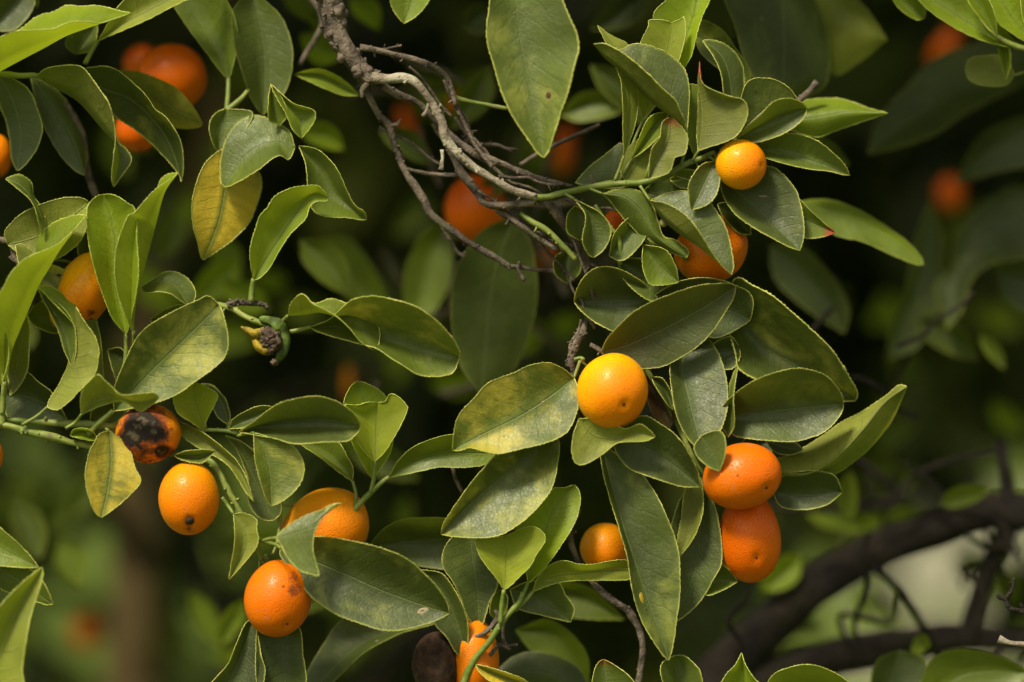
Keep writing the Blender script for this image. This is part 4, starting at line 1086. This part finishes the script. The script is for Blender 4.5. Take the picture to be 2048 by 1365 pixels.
leaf(A, [(12, 765), (25, 700), (38, 666), (53, 631), (79, 570), (97, 540), (122, 498), (172, 432)], [(10, 700), (25, 600), (62, 513), (66, 488), (76, 473), (103, 449), (132, 436), (155, 430)], [(0, 730), (-20, 680), (-17, 620), (8, 573), (23, 546), (44, 523), (64, 511), (88, 502), (117, 488), (141, 467), (160, 446)], (-30, -50), (40, -44), y=.72, rim=1.8, pet=[(8, 790, -10), (4, 830, 0)], pr=5, label="long folded lime leaf at the left edge")
leaf(A, [(15, 490), (70, 475), (120, 450), (178, 405)], [(50, 512), (105, 520), (140, 502), (165, 475), (177, 440)], [(10, 464), (38, 432), (64, 417), (85, 408), (111, 400), (138, 395), (165, 397)], 20, (-6, -8), y=.40, mo=.4)
leaf(A, [(84, 470), (84, 440), (72, 412), (60, 392), (38, 370), (11, 358)], [(77, 446), (70, 417), (59, 398), (38, 380)], [(90, 440), (81, 412), (67, 392), (65, 372), (58, 360), (37, 349)], -10, (-16, 16), y=.2)
a7 = leaf(A, [(208, 762), (190, 690), (150, 610), (100, 560), (31, 492)], [(180, 720), (150, 680), (110, 630), (75, 575), (40, 530)], [(204, 715), (201, 678), (193, 643), (182, 608), (167, 581), (147, 558), (123, 537), (100, 527), (60, 500), (40, 488)], (20, -30), (-10, 10), y=.20, mo=.75, pet=[(211, 790, 10)])
blemish(a7, 118, 551, 5, 3.5, M_SPOT)
leaf(A, [(150, 655), (128, 620), (100, 590), (76, 572)], [(140, 640), (123, 622), (97, 596), (84, 582)], [(153, 620), (152, 606), (129, 590), (100, 573)], -40, (-10, 6), y=.9)
leaf(A, [(145, 737), (128, 665), (105, 620), (75, 576)], [(129, 702), (117, 663), (100, 626), (86, 600)], [(152, 700), (149, 655), (125, 615)], -28, (-4, -10), y=.15)
leaf(A, [(94, 815), (112, 788), (135, 752), (147, 705), (151, 655), (152, 614)], [(115, 820), (140, 802), (164, 777), (190, 748), (197, 715), (197, 697), (188, 670), (167, 641)], [(100, 798), (120, 766), (139, 722), (147, 680), (148, 645)], (-20, -50), (-16, 14), y=.25, mo=.5, pet=[(75, 832), (44, 850)], pr=3.5, rim=1.8)
leaf(A, [(163, 829), (190, 806), (220, 798), (250, 800), (285, 806), (318, 796)], [(188, 818), (215, 808), (243, 803), (262, 812), (281, 823), (305, 809)], [(161, 804), (166, 780), (178, 764), (196, 750), (208, 760), (223, 773), (243, 790), (281, 788), (308, 787)], (-70, -90), (4, -22), y=.22, mo=.45, pet=[(150, 846), (131, 857)], pr=3.5, label="small twisted leaf touching the top of the blackened kumquat")
leaf(A, [(218, 862), (222, 920), (215, 980), (203, 1036)], [(238, 875), (252, 890), (261, 903), (270, 937), (281, 965), (246, 1003), (217, 1026)], [(200, 868), (188, 887), (177, 911), (171, 952), (177, 990), (190, 1025)], (-40, -80), (4, -14), mo=1.1, y=.25, pet=[(212, 858, -10)], label="bright yellow mottled leaf hanging below the twig")
leaf(A, [(407, 862), (400, 830), (390, 795), (387, 765)], [(413, 842), (422, 823), (434, 799), (433, 787), (410, 773)], [(384, 846), (358, 829), (349, 811), (347, 793), (366, 778)], (10, -10), (-10, -16), y=.9, pet=[(409, 870)])
leaf(A, [(456, 850), (447, 815), (430, 790), (402, 768)], [(437, 836), (425, 815), (412, 790)], [(460, 834), (454, 805), (440, 785), (422, 770)], 20, (-4, 8), y=.05, pet=[(455, 862)])
leaf(A, [(350, 842), (400, 876), (450, 912), (480, 945), (508, 1004)], [(363, 870), (390, 892), (425, 910), (457, 932), (478, 962), (492, 985)], [(378, 851), (410, 868), (440, 891), (469, 917), (488, 946), (500, 978)], (30, -20), (-6, -14), y=.32, mo=.3)
leaf(A, [(430, 904), (390, 914), (348, 912)], [(404, 926), (366, 921)], [(410, 900), (370, 903)], -14, y=.15)
leaf(A, [(135, 842), (75, 800), (8, 785)], [(100, 846), (50, 846), (15, 835)], [(106, 788), (76, 764), (53, 745), (20, 757)], 40, (-8, -20))
leaf(A, [(20, 792), (35, 720), (45, 665), (54, 628)], [(38, 774), (55, 741), (58, 700), (60, 659)], [(15, 740), (20, 690), (35, 650)], 0, (-10, 4), y=.1)
leaf(A, [(3, 772), (8, 720), (-5, 655)], [(16, 723), (17, 688), (11, 667)], [(-15, 740), (-22, 700), (-15, 670)], -50, y=.7)
leaf(A, [(55, 632), (90, 645), (122, 668)], [(75, 603), (100, 612), (118, 640)], [(65, 648), (95, 664)], 70, y=.2)
leaf(A, [(182, 540), (165, 505), (170, 462)], [(160, 520), (156, 490)], [(190, 515), (186, 480)], 60, y=.1)
leaf(A, [(283, 574), (325, 562), (352, 575), (376, 612)], [(311, 556), (328, 545), (352, 544), (378, 560), (391, 584), (387, 604)], [(290, 586), (317, 584), (340, 588), (362, 603)], 0, (8, -20), y=.2, mo=.35)
leaf(A, [(180, 846), (215, 828), (252, 798)], [(185, 820), (210, 808), (240, 792)], [(215, 850), (245, 836), (262, 812)], 30, y=.1)
leaf(A, [(140, 872), (165, 864), (196, 876)], [(150, 858), (180, 860)], [(160, 878), (185, 882)], 4, y=.7)
leaf(A, [(300, 640), (340, 650), (372, 620)], [(330, 620), (360, 610)], [(320, 670), (360, 655)], 70, y=.45)
leaf(A, [(195, 750), (165, 730), (120, 780)], [(170, 760), (140, 790)], [(180, 725), (140, 735)], 60, y=.55)
leaf(A, [(215, 700), (260, 730), (262, 800)], [(245, 700), (275, 760)], [(225, 740), (245, 790)], 60, y=.05)
# lower leaves of the same branch
leaf(A, [(467, 1028), (488, 1060), (488, 1100), (458, 1160)], [(468, 1040), (470, 1068), (468, 1097), (463, 1125)], [(488, 1027), (505, 1034), (514, 1042), (513, 1060), (517, 1077), (511, 1098), (491, 1123), (472, 1145)], -30, (-8, -8), y=.30, mo=.35, pet=[(456, 1012), (444, 995)], pr=4)
leaf(A, [(552, 1076), (588, 1066), (631, 1053), (636, 1048)], [(564, 1062), (588, 1044), (617, 1029), (643, 1021), (662, 1010), (683, 1006), (662, 1013), (648, 1030)], [(564, 1094), (576, 1117), (599, 1141), (620, 1148), (638, 1152), (631, 1123), (626, 1100), (628, 1070)], -128, (8, -4), y=.22, mo=.25, pet=[(536, 1079, -60), (517, 1085, 0)], pr=4, rim=1.8, label="sharply folded leaf lying across the front of a kumquat")
c3 = leaf(A, [(562, 1098), (634, 1125), (693, 1150), (766, 1182), (840, 1209), (899, 1228)], [(580, 1080), (632, 1074), (678, 1078), (737, 1090), (781, 1103), (816, 1120), (848, 1147), (875, 1176), (895, 1208)], [(561, 1112), (588, 1150), (623, 1194), (649, 1214), (678, 1232), (717, 1246), (752, 1258), (787, 1262), (825, 1256), (869, 1243)], (-30, -48, -50), (-24, -14), y=.04, mo=.45, pet=[(552, 1090, -20), (530, 1085, 0)], pr=4, label="largest dark leaf, low left of centre, with a small scar near its tip")
blemish(c3, 845, 1222, 12, 6, M_PALE, .35)
blemish(c3, 845, 1222, 7, 2.5, M_SPOT, .35)
leaf(A, [(842, 1140), (890, 1190), (915, 1250), (931, 1313)], [(880, 1146), (900, 1166), (917, 1194), (932, 1229), (937, 1273)], [(850, 1200), (868, 1246), (894, 1276), (912, 1306)], 20, (-10, -8), y=.05)
leaf(A, [(508, 1235), (490, 1290), (465, 1350), (420, 1430)], [(515, 1265), (522, 1310), (530, 1350), (505, 1410)], [(490, 1250), (470, 1295), (455, 1330), (420, 1370), (400, 1410)], 20, (-10, -10), rim=1.8, pet=[(518, 1190, 40), (520, 1120, 20)])
leaf(A, [(560, 1230), (565, 1300), (570, 1370), (570, 1450)], [(598, 1255), (606, 1311), (613, 1365), (605, 1420)], [(520, 1245), (512, 1300), (515, 1370), (540, 1430)], 30, (-14, -14), rim=1.8, pet=[(545, 1160, 40), (530, 1110, 20)])
# leaves at the end of the second twig
leaf(A, [(478, 864), (520, 855), (576, 850), (649, 847), (720, 853)], [(503, 847), (526, 829), (552, 811), (582, 800), (629, 793), (664, 800), (687, 811), (708, 829), (719, 845)], [(508, 870), (547, 877), (590, 888), (649, 885), (693, 883), (708, 873), (718, 862)], (-20, -40), (-36, -26), y=.06, mo=.42, label="dark boat-shaped leaf lying level with a pale lower half")
leaf(A, [(508, 866), (528, 900), (540, 950), (543, 1012)], [(530, 872), (558, 881), (582, 890), (599, 908), (608, 934), (605, 958), (588, 984), (560, 1006)], [(508, 885), (510, 920), (517, 949), (526, 981), (536, 1007)], (-50, -60), (-6, -10), y=.35, mo=.6, pet=[(490, 868, -20), (476, 872, 0)], pr=3.8, label="pale rounded leaf hanging beside the second twig")
leaf(A, [(450, 871), (485, 910), (515, 970), (548, 1041)], [(485, 885), (520, 915), (550, 960), (563, 1020)], [(473, 899), (488, 934), (497, 964), (497, 1002), (510, 1028), (530, 1041)], 20, (-4, 4), y=.06, mo=.15)
leaf(A, [(457, 858), (500, 838), (549, 815)], [(467, 838), (497, 820), (523, 812)], [(490, 856), (520, 845), (543, 830)], 0, (-6, -8), y=.15, mo=.2)
stem(A, [(545, 1110, 20, 3), (556, 1080, 30, 4), (560, 1030, 40, 4), (562, 1000, 40, 3)], M_STEM, "twig", 2)

# ------------------------------------------------------------------ short twig with the shrivelled fruitlet
B = empty("kumquat_branch", P(380, 605, 20), "short twig with a shrivelled fruitlet and three leaves, between the left cluster and the centre", "branch")
stem(B, [(380, 606, 60, 5), (420, 608, 40, 5), (462, 616, 10, 6), (491, 634, 0, 6), (526, 648, -6, 6), (540, 656, -6, 7)], M_STEM, "twig", 16, 0.45)
stem(B, [(455, 612, 8, 6), (470, 606, 6, 6), (500, 606, 4, 6), (528, 610, 0, 5), (538, 620, 0, 4)], M_DARK, "twig", 14, 0.5)
leaf(B, [(507, 558), (535, 515), (568, 465), (597, 422), (625, 392), (657, 395)], [(500, 514), (503, 485), (513, 453), (520, 432), (535, 416), (549, 394), (576, 379), (605, 373), (634, 372), (649, 384)], [(517, 558), (538, 538), (555, 508), (573, 479), (588, 461), (611, 438), (620, 414), (634, 403), (652, 403)], -20, (-18, -8), y=.92, rim=1.8, pet=[(504, 580), (502, 604)], pr=6, label="glossy bright lime leaf standing on the short twig")
leaf(B, [(576, 632), (606, 631), (640, 626), (672, 636), (697, 657), (718, 681), (746, 701)], [(590, 612), (632, 607), (664, 598), (699, 609), (722, 611), (743, 626), (756, 649), (760, 672), (755, 694)], [(582, 608), (599, 590), (611, 592), (626, 608), (650, 620), (674, 634), (699, 657), (720, 683)], (-30, -50), (22, -26), y=.32, mo=.5, rim=1.8, pet=[(566, 642), (556, 652)], pr=4.5)
leaf(B, [(623, 654), (690, 655), (760, 672), (810, 686), (873, 703), (919, 716)], [(660, 638), (693, 608), (711, 598), (746, 593), (781, 599), (825, 611), (863, 634), (892, 661), (911, 687), (920, 705)], [(629, 661), (664, 673), (708, 685), (752, 697), (781, 716), (810, 734), (834, 749), (862, 754), (890, 752), (908, 743)], (10, -10), (-50, -30), y=.20, mo=.5, rim=2.2, pet=[(600, 660), (580, 664)], pr=4.5)
fl = MB()
w, r = pxpath([(522, 640, -12, 7), (534, 640, -16, 10), (552, 646, -16, 15), (566, 658, -14, 17), (569, 680, -12, 16), (567, 700, -12, 12), (560, 714, -12, 9), (552, 724, -12, 6)], 34)
r = [q * (1 + 0.10 * math.sin(i * 0.7)) for i, q in enumerate(r)]
tube_into(fl, w, r, 14, 0.9)
w, r = pxpath([(530, 662, -24, 8), (512, 668, -28, 10), (496, 662, -28, 7), (482, 654, -28, 2)], 12)
tube_into(fl, w, r, 10, 0.4, mi=1)
w, r = pxpath([(508, 672, -22, 6), (516, 692, -24, 10), (532, 702, -24, 11), (546, 700, -22, 6)], 12)
tube_into(fl, w, r, 10, 0.4, mi=1)
for (x, y, q) in ((538, 672, 16), (548, 684, 15), (532, 684, 13), (543, 697, 11), (524, 668, 10), (549, 726, 7), (528, 676, 8), (552, 670, 9), (538, 662, 9)):
    lump_into(fl, P(x, y, -26), q * PXM, amp=0.7, freq=2.5, seg=14, mi=2)
fl.build("shrivelled_fruitlet", [M_GRN, M_YEL, M_DRY], B)

# ------------------------------------------------------------------ fresh shoot right of the half-hidden fruit
D = empty("leafy_shoot", P(700, 1040, 40), "fresh lime shoot of four leaves standing above the half-hidden kumquat, left of centre", "branch")
stem(D, [(690, 1060, 50, 6), (708, 1022, 30, 6), (740, 987, 20, 6), (760, 968, 20, 5), (778, 954, 20, 4)], M_STEM, "twig", 1, 0.1)
leaf(D, [(749, 924), (749, 880), (751, 840), (755, 806)], [(769, 905), (784, 882), (801, 852), (815, 820), (810, 807), (796, 794), (780, 788), (771, 803)], [(743, 918), (725, 899), (708, 870), (693, 823), (690, 810), (714, 811), (737, 805)], 10, (-14, -18), y=.92, pet=[(748, 955, 14), (741, 986, 18)], pr=4.5, rim=1.8, label="cupped lime leaf standing upright, its end folded over")
leaf(D, [(747, 960), (744, 900), (735, 830), (716, 762)], [(740, 952), (716, 911), (702, 879), (690, 830), (689, 800), (702, 773)], [(755, 946), (778, 911), (786, 880), (785, 830), (775, 800), (760, 782), (737, 769)], 40, (-20, -10), y=.7, pet=[(742, 986, 30)], pr=4)
leaf(D, [(705, 962), (680, 935), (640, 905), (585, 872)], [(696, 958), (664, 934), (634, 911), (605, 892)], [(706, 935), (693, 911), (678, 886), (649, 872), (610, 868)], 30, (-8, -8), y=.35, pet=[(712, 990, 30), (710, 1020, 30)], pr=4)
leaf(D, [(778, 955), (830, 925), (900, 908), (998, 908)], [(796, 923), (825, 896), (863, 879), (906, 870), (965, 880)], [(800, 951), (840, 943), (880, 935), (935, 935), (975, 928)], 30, (-12, -4), y=.5, pr=4)

# ------------------------------------------------------------------ bottom middle shoot
I = empty("leafy_shoot", P(944, 1335, 10), "fresh shoot with lime leaves rising from the bottom edge, middle of the photo", "branch")
stem(I, [(920, 1390, 20, 8), (936, 1345, 10, 9), (950, 1318, 4, 7), (976, 1287, 0, 6), (997, 1255, 0, 7), (1014, 1232, 0, 6), (1038, 1205, 0, 6), (1046, 1185, 0, 5)], M_STEM, "twig", 5, 0.15)
leaf(I, [(1008, 1180), (1010, 1130), (1012, 1100), (1008, 1072)], [(1020, 1173), (1038, 1155), (1061, 1132), (1073, 1109), (1084, 1094), (1091, 1079), (1084, 1064), (1067, 1053), (1040, 1059), (1019, 1069)], [(991, 1155), (973, 1132), (958, 1109), (951, 1084), (953, 1074), (976, 1075), (997, 1075)], -20, (-12, -8), y=.88, pet=[(1003, 1215), (1000, 1248)], pr=5, label="heart-ended lime leaf standing upright")
leaf(I, [(1057, 1163), (1075, 1110), (1090, 1062), (1110, 1015), (1149, 970)], [(1050, 1140), (1036, 1100), (1032, 1059), (1055, 1033), (1084, 1003), (1105, 978), (1128, 976)], [(1062, 1163), (1079, 1147), (1102, 1120), (1128, 1082), (1149, 1047), (1160, 1009), (1158, 983)], 16, (-8, -12), y=.75, pet=[(1046, 1190), (1038, 1208)], pr=4.5)
leaf(I, [(1066, 1183), (1100, 1155), (1160, 1146), (1230, 1140), (1290, 1140)], [(1084, 1177), (1108, 1168), (1143, 1162), (1187, 1161), (1231, 1161), (1262, 1158)], [(1073, 1161), (1087, 1141), (1108, 1126), (1131, 1122), (1158, 1129), (1187, 1129), (1225, 1122), (1258, 1122)], 26, (0, -10), y=.65, pet=[(1050, 1202), (1030, 1222)], pr=4.5)
leaf(I, [(938, 1055), (945, 1120), (955, 1190), (958, 1263)], [(980, 1090), (995, 1140), (994, 1176), (979, 1205), (967, 1246)], [(900, 1080), (885, 1112), (888, 1138), (906, 1164), (920, 1194), (936, 1236)], 50, (-6, -10), y=.05, mo=.25)
leaf(I, [(1020, 1180), (1070, 1195), (1142, 1245)], [(1060, 1163), (1114, 1165), (1131, 1190), (1148, 1218)], [(1035, 1216), (1079, 1230), (1115, 1239)], 50, (-10, -6), y=.05, mo=.1)
leaf(I, [(952, 1330), (990, 1348), (1070, 1378)], [(982, 1336), (1045, 1358)], [(960, 1346), (985, 1366), (1025, 1388)], -10, mo=1.3, y=.3, label="narrow yellow leaf at the bottom edge")
leaf(I, [(1000, 1180), (1010, 1210), (990, 1240)], [(1015, 1195), (1010, 1230)], [(985, 1195), (980, 1225)], 60, y=.3)
stem(I, [(1016, 1232, 10, 3), (1006, 1262, 20, 3), (1012, 1290, 30, 3), (1035, 1290, 34, 3)], M_DARK, "twig", 6, 0.5)
stem(I, [(950, 1275, 20, 5), (975, 1262, 20, 5), (995, 1235, 24, 4), (990, 1220, 24, 3)], M_DARK, "twig", 3, 0.5)
stem(I, [(980, 1310, 20, 5), (1000, 1290, 20, 3), (1020, 1300, 20, 3)], M_DARK, "twig", 6, 0.5)
stem(I, [(1160, 1020, 60, 4), (1140, 1060, 50, 7), (1150, 1110, 50, 6), (1185, 1165, 50, 6), (1230, 1205, 50, 7), (1262, 1230, 60, 8), (1285, 1290, 60, 6), (1275, 1380, 60, 7)], M_DARK, "twig", 12, 0.45)
stem(I, [(905, 935, 60, 4), (912, 960, 60, 4), (925, 985, 60, 4)], M_DARK, "twig", 3, 0.4)
stem(I, [(830, 1380, 40, 4), (870, 1330, 30, 4), (905, 1300, 30, 5), (938, 1282, 20, 5)], M_DARK, "twig", 8, 0.5)

J = empty("leafy_shoot", P(1480, 1450, 20), "row of leaf tips poking up over the bottom edge, right of centre", "branch")
leaf(J, [(1215, 1410), (1212, 1360), (1207, 1319)], [(1185, 1385), (1187, 1350), (1195, 1328)], [(1285, 1400), (1262, 1357), (1231, 1332)], 20, (-8, -20), y=.12, mo=.2, rim=1.8, red=.4)
leaf(J, [(1360, 1410), (1362, 1355), (1352, 1311)], [(1335, 1385), (1321, 1343), (1330, 1321)], [(1402, 1385), (1401, 1346), (1385, 1325), (1368, 1312)], 20, (-20, -16), y=.2, rim=2)
leaf(J, [(1480, 1430), (1488, 1360), (1483, 1306)], [(1440, 1388), (1450, 1353), (1471, 1330)], [(1528, 1388), (1506, 1354), (1491, 1330)], 0, (-20, -16), y=.75, rim=2)
leaf(J, [(1530, 1378), (1610, 1382), (1715, 1388)], [(1545, 1352), (1568, 1339), (1608, 1330), (1646, 1336), (1687, 1357)], [(1560, 1425), (1620, 1435), (1680, 1418)], 0, (-24, -10), y=.45, rim=2)
stem(J, [(1200, 1470, 20, 6), (1360, 1425, 20, 6), (1490, 1440, 10, 6), (1620, 1400, 10, 5)], M_STEM, "twig", 4)

K_ = empty("leafy_branch", P(1035, -130, -60), "big grey-green mottled leaf hanging down from the top edge, centre of the photo", "branch")
k1 = leaf(K_, [(1030, -130), (1031, 0), (1052, 147), (1088, 316)], [(1100, -60), (1125, 0), (1140, 38), (1153, 67), (1157, 97), (1147, 138), (1137, 182), (1122, 223), (1108, 270), (1097, 303)], [(985, -60), (980, 0), (974, 59), (976, 90), (988, 132), (1005, 188), (1026, 234), (1052, 273), (1074, 305)], (-60, -100), (-24, -14), y=.18, mo=.50, rim=2.6, label="large hanging leaf mottled yellow with one brown spot")
blemish(k1, 1097, 191, 6, 7, M_SPOT)
leaf(K_, [(830, -70), (823, 0), (808, 48)], [(864, -30), (859, 0), (836, 30)], [(783, -30), (780, 0), (791, 28)], -50, (-8, -8), y=.4, mo=.45, rim=2)
stem(K_, [(700, -160, -20, 8), (860, -120, -40, 7), (1032, -140, -60, 6), (1200, -200, -60, 6)], M_STEM, "twig", 3)

N_ = empty("leafy_branch", P(-120, 1150, -100), "pale leaves reaching in from the lower left corner", "branch")
leaf(N_, [(-60, 1060), (0, 1095), (78, 1136)], [(-30, 1030), (0, 1056), (35, 1086), (60, 1112)], [(-40, 1125), (0, 1132), (50, 1136)], -70, (-6, -10), y=.35, mo=.35, rim=2)
leaf(N_, [(-60, 1110), (20, 1150), (106, 1209)], [(-20, 1100), (40, 1128), (75, 1150), (95, 1180)], [(-40, 1150), (0, 1178), (50, 1196), (90, 1209)], -56, (-8, 6), y=.2, rim=2)
leaf(N_, [(-60, 1500), (-10, 1340), (40, 1220), (84, 1135)], [(40, 1400), (45, 1330), (60, 1240), (84, 1160)], [(-80, 1400), (-40, 1270), (20, 1190), (70, 1145)], (-200, -160), (-6, -20), y=.65, mo=.2, rim=2)
stem(N_, [(-160, 1040, -80, 6), (-60, 1060, -76, 5)], M_STEM, "twig")
stem(N_, [(-160, 1060, -80, 6), (-60, 1110, -60, 5)], M_STEM, "twig")

T_ = empty("bare_twig", P(2100, 1225, 0), "small dead forked twig entering from the right edge above the dark limb", "twig", "dead twigs at the right edge")
stem(T_, [(2110, 1240, 60, 5), (2060, 1226, 60, 5), (2022, 1218, 60, 5), (2012, 1200, 60, 5), (2024, 1180, 60, 4), (2027, 1155, 60, 4)], M_OLD, "twig", 9, 0.4)
stem(T_, [(2014, 1198, 60, 4), (2000, 1196, 60, 5), (1995, 1190, 60, 3)], M_OLD, "twig", 2, 0.4)
stem(T_, [(2050, 1222, 60, 4), (2040, 1208, 60, 3)], M_OLD, "twig", 2, 0.4)
T2 = empty("bare_twig", P(2110, 1290, 0), "pale dead twig with a knobbly end, at the right edge over the lower limb", "twig", "dead twigs at the right edge")
stem(T2, [(2120, 1290, 40, 5), (2050, 1290, 40, 5), (2015, 1285, 40, 5), (1998, 1278, 40, 8)], M_BARK, "twig", 4, 0.4)

# ------------------------------------------------------------------ kumquats
SH = "kumquats in focus"; BL = "blurred kumquats behind"  # most blurred ones carry shade in a deeper red peel
kumquat(1224.5, 783, 71, 77, "bright yellow-orange kumquat at the centre, tiny dark scar on its lower right", (0.33, 0.36), d=-46, ang=-20, ripe_shade=0.0, group=SH, stalk=(1160, 720, -6), seg=72, sc=1.0)
kumquat(1482, 329.5, 51, 50.5, "smallest round kumquat, in the upper right leaves", (0.79, 0.05), d=-34, ripe_shade=0.12, group=SH, stalk=(1430, 308, -2), sc=.55)
kumquat(297, 868, 66, 59, "kumquat with a large black rotten patch on its upper half", (0.1, 0.95), d=0, ang=10, ripe_shade=0.55, stain=[(-0.10, -0.32, .78), (0.30, -0.05, .50), (-0.40, -0.02, .60), (0.5, 0.60, .30, .9), (-0.15, 0.40, .75, .50)], group=SH, stalk=(226, 853, 10), seg=96)
kumquat(378, 997, 61, 74, "kumquat with a big black hole at its lower end, hanging in the left cluster", (0.10, 0.60), d=-10, ripe_shade=0.45, stain=[(0.10, 0.60, .30, .45), (0.12, 0.62, .12)], group=SH, stalk=(400, 918, 10), sc=3.0, seg=80)
kumquat(166, 584, 57, 90, "freckled oval kumquat half hidden behind the tall lime leaves", (0.45, 0.80), d=40, ang=-33, ripe_shade=0.12, stain=[(0.50, 0.62, .30, .22)], group=SH, stalk=(100, 520, 40))
kumquat(648, 1064, 80, 98, "kumquat half hidden by the sharply folded leaf", (0.2, 0.5), d=78, ang=-48, ripe_shade=0.22, group=SH, stalk=(560, 1010, 30), seg=64)
kumquat(556, 1197, 67, 78, "orange kumquat with a grey scuff, lowest of the left cluster", (0.34, 0.66), d=-20, ang=-12, ripe_shade=0.85, stain=[(0.52, -0.34, .30, .30), (0.44, -0.5, .25, .26)], group=SH, stalk=(523, 1122, 8), sc=.9, seg=72)
kumquat(1422, 500, 66, 76, "kumquat behind a folded leaf, under the small round one", (0.7, 0.55), d=66, ang=-62, ripe_shade=0.75, group=SH, stalk=(1345, 450, 20), sc=.7)
kumquat(1484, 953, 80, 66, "wide orange kumquat with a dry grey style stub, upper of the touching pair", (0.62, 0.36), d=-20, ang=14, ripe_shade=0.9, group=SH, stalk=(1405, 915, 10), sc=1.0, seg=64)
kumquat(1499, 1072, 62, 94, "pear-shaped kumquat hanging under the wide one, lower of the touching pair", (0.15, 0.45), d=66, ang=3, ripe_shade=1.0, group=SH, pear=-0.13, stalk=(1440, 980, 50), sc=.7, seg=64)
kumquat(1211, 1097, 51, 51, "half round kumquat peeping between the hanging leaves, below the centre", (0.2, 0.8), d=110, ripe_shade=0.30, group=SH)
kumquat(344, 155, 70, 67, "big blurred orange kumquat at top left", (0.2, 0.9), d=360, ripe_shade=0.95, group=BL)
kumquat(284, 128, 38, 38, "blurred kumquat touching the left side of the big blurred one", (0.2, 0.9), d=700, ripe_shade=1.0, group=BL)
kumquat(275, 260, 46, 44, "dark red-orange kumquat in shade under the drooping top left leaves", (0.2, 0.9), d=330, ripe_shade=1.0, group=BL)
kumquat(-6, 312, 30, 43, "blurred kumquat cut by the left edge, upper one", (0.2, 0.9), d=260, ripe_shade=0.6, group=BL)
kumquat(12, -24, 40, 38, "kumquat cut off by the top left corner", (0.2, 0.9), d=220, ripe_shade=0.8, group=BL)
kumquat(-24, 912, 30, 38, "kumquat just showing at the left edge below the twigs", (0.2, 0.9), d=30, ripe_shade=0.6, group=BL)
kumquat(951, 418, 62, 68, "blurred kumquat behind the crooked grey branch", (0.2, 0.9), d=600, ripe_shade=1.0, group=BL)
kumquat(815, 250, 14, 40, "thin blurred orange kumquat left of the grey branch", (0.2, 0.9), d=1700, ang=20, ripe_shade=1.0, group=BL)
kumquat(908, 205, 14, 22, "small patch of blurred kumquat behind the upper twigs", (0.2, 0.9), d=900, ripe_shade=.9, group=BL)
kumquat(1130, 300, 20, 48, "blurred red-orange kumquat behind the tip of the big hanging leaf", (0.2, 0.9), d=1700, ang=-8, ripe_shade=1.0, group=BL)
kumquat(1094, 508, 20, 26, "dark blurred kumquat beside the descending twig", (0.2, 0.9), d=1200, ripe_shade=1.0, group=BL)
kumquat(1230, 445, 22, 26, "small shaded kumquat behind the leaves under the green twig", (0.2, 0.9), d=130, ripe_shade=1.0, group=BL)
kumquat(1890, 92, 20, 46, "blurred orange kumquat under the top right shoot", (0.2, 0.9), d=2000, ang=-40, ripe_shade=1.0, group=BL)
kumquat(1900, 388, 26, 32, "dim blurred kumquat in the dark at right", (0.2, 0.9), d=2200, ripe_shade=1.0, group=BL)
kumquat(170, 1265, 26, 32, "faint blurred red kumquat low at left beside the trunk", (0.2, 0.9), d=3000, ripe_shade=1.0, group=BL)
kumquat(697, 765, 11, 34, "tan blurred kumquat behind the fresh shoot", (0.2, 0.9), d=1600, ripe_shade=.4, group=BL)
kumquat(948, 1320, 50, 84, "kumquat behind the shoot at the bottom edge", (0.2, 0.8), d=70, ripe_shade=0.65, group=SH)
kumquat(872, 1330, 48, 66, "rotten brown kumquat at the bottom edge", (0.1, 0.8), d=50, ripe_shade=1.0, mat=M_ROT, group=SH)
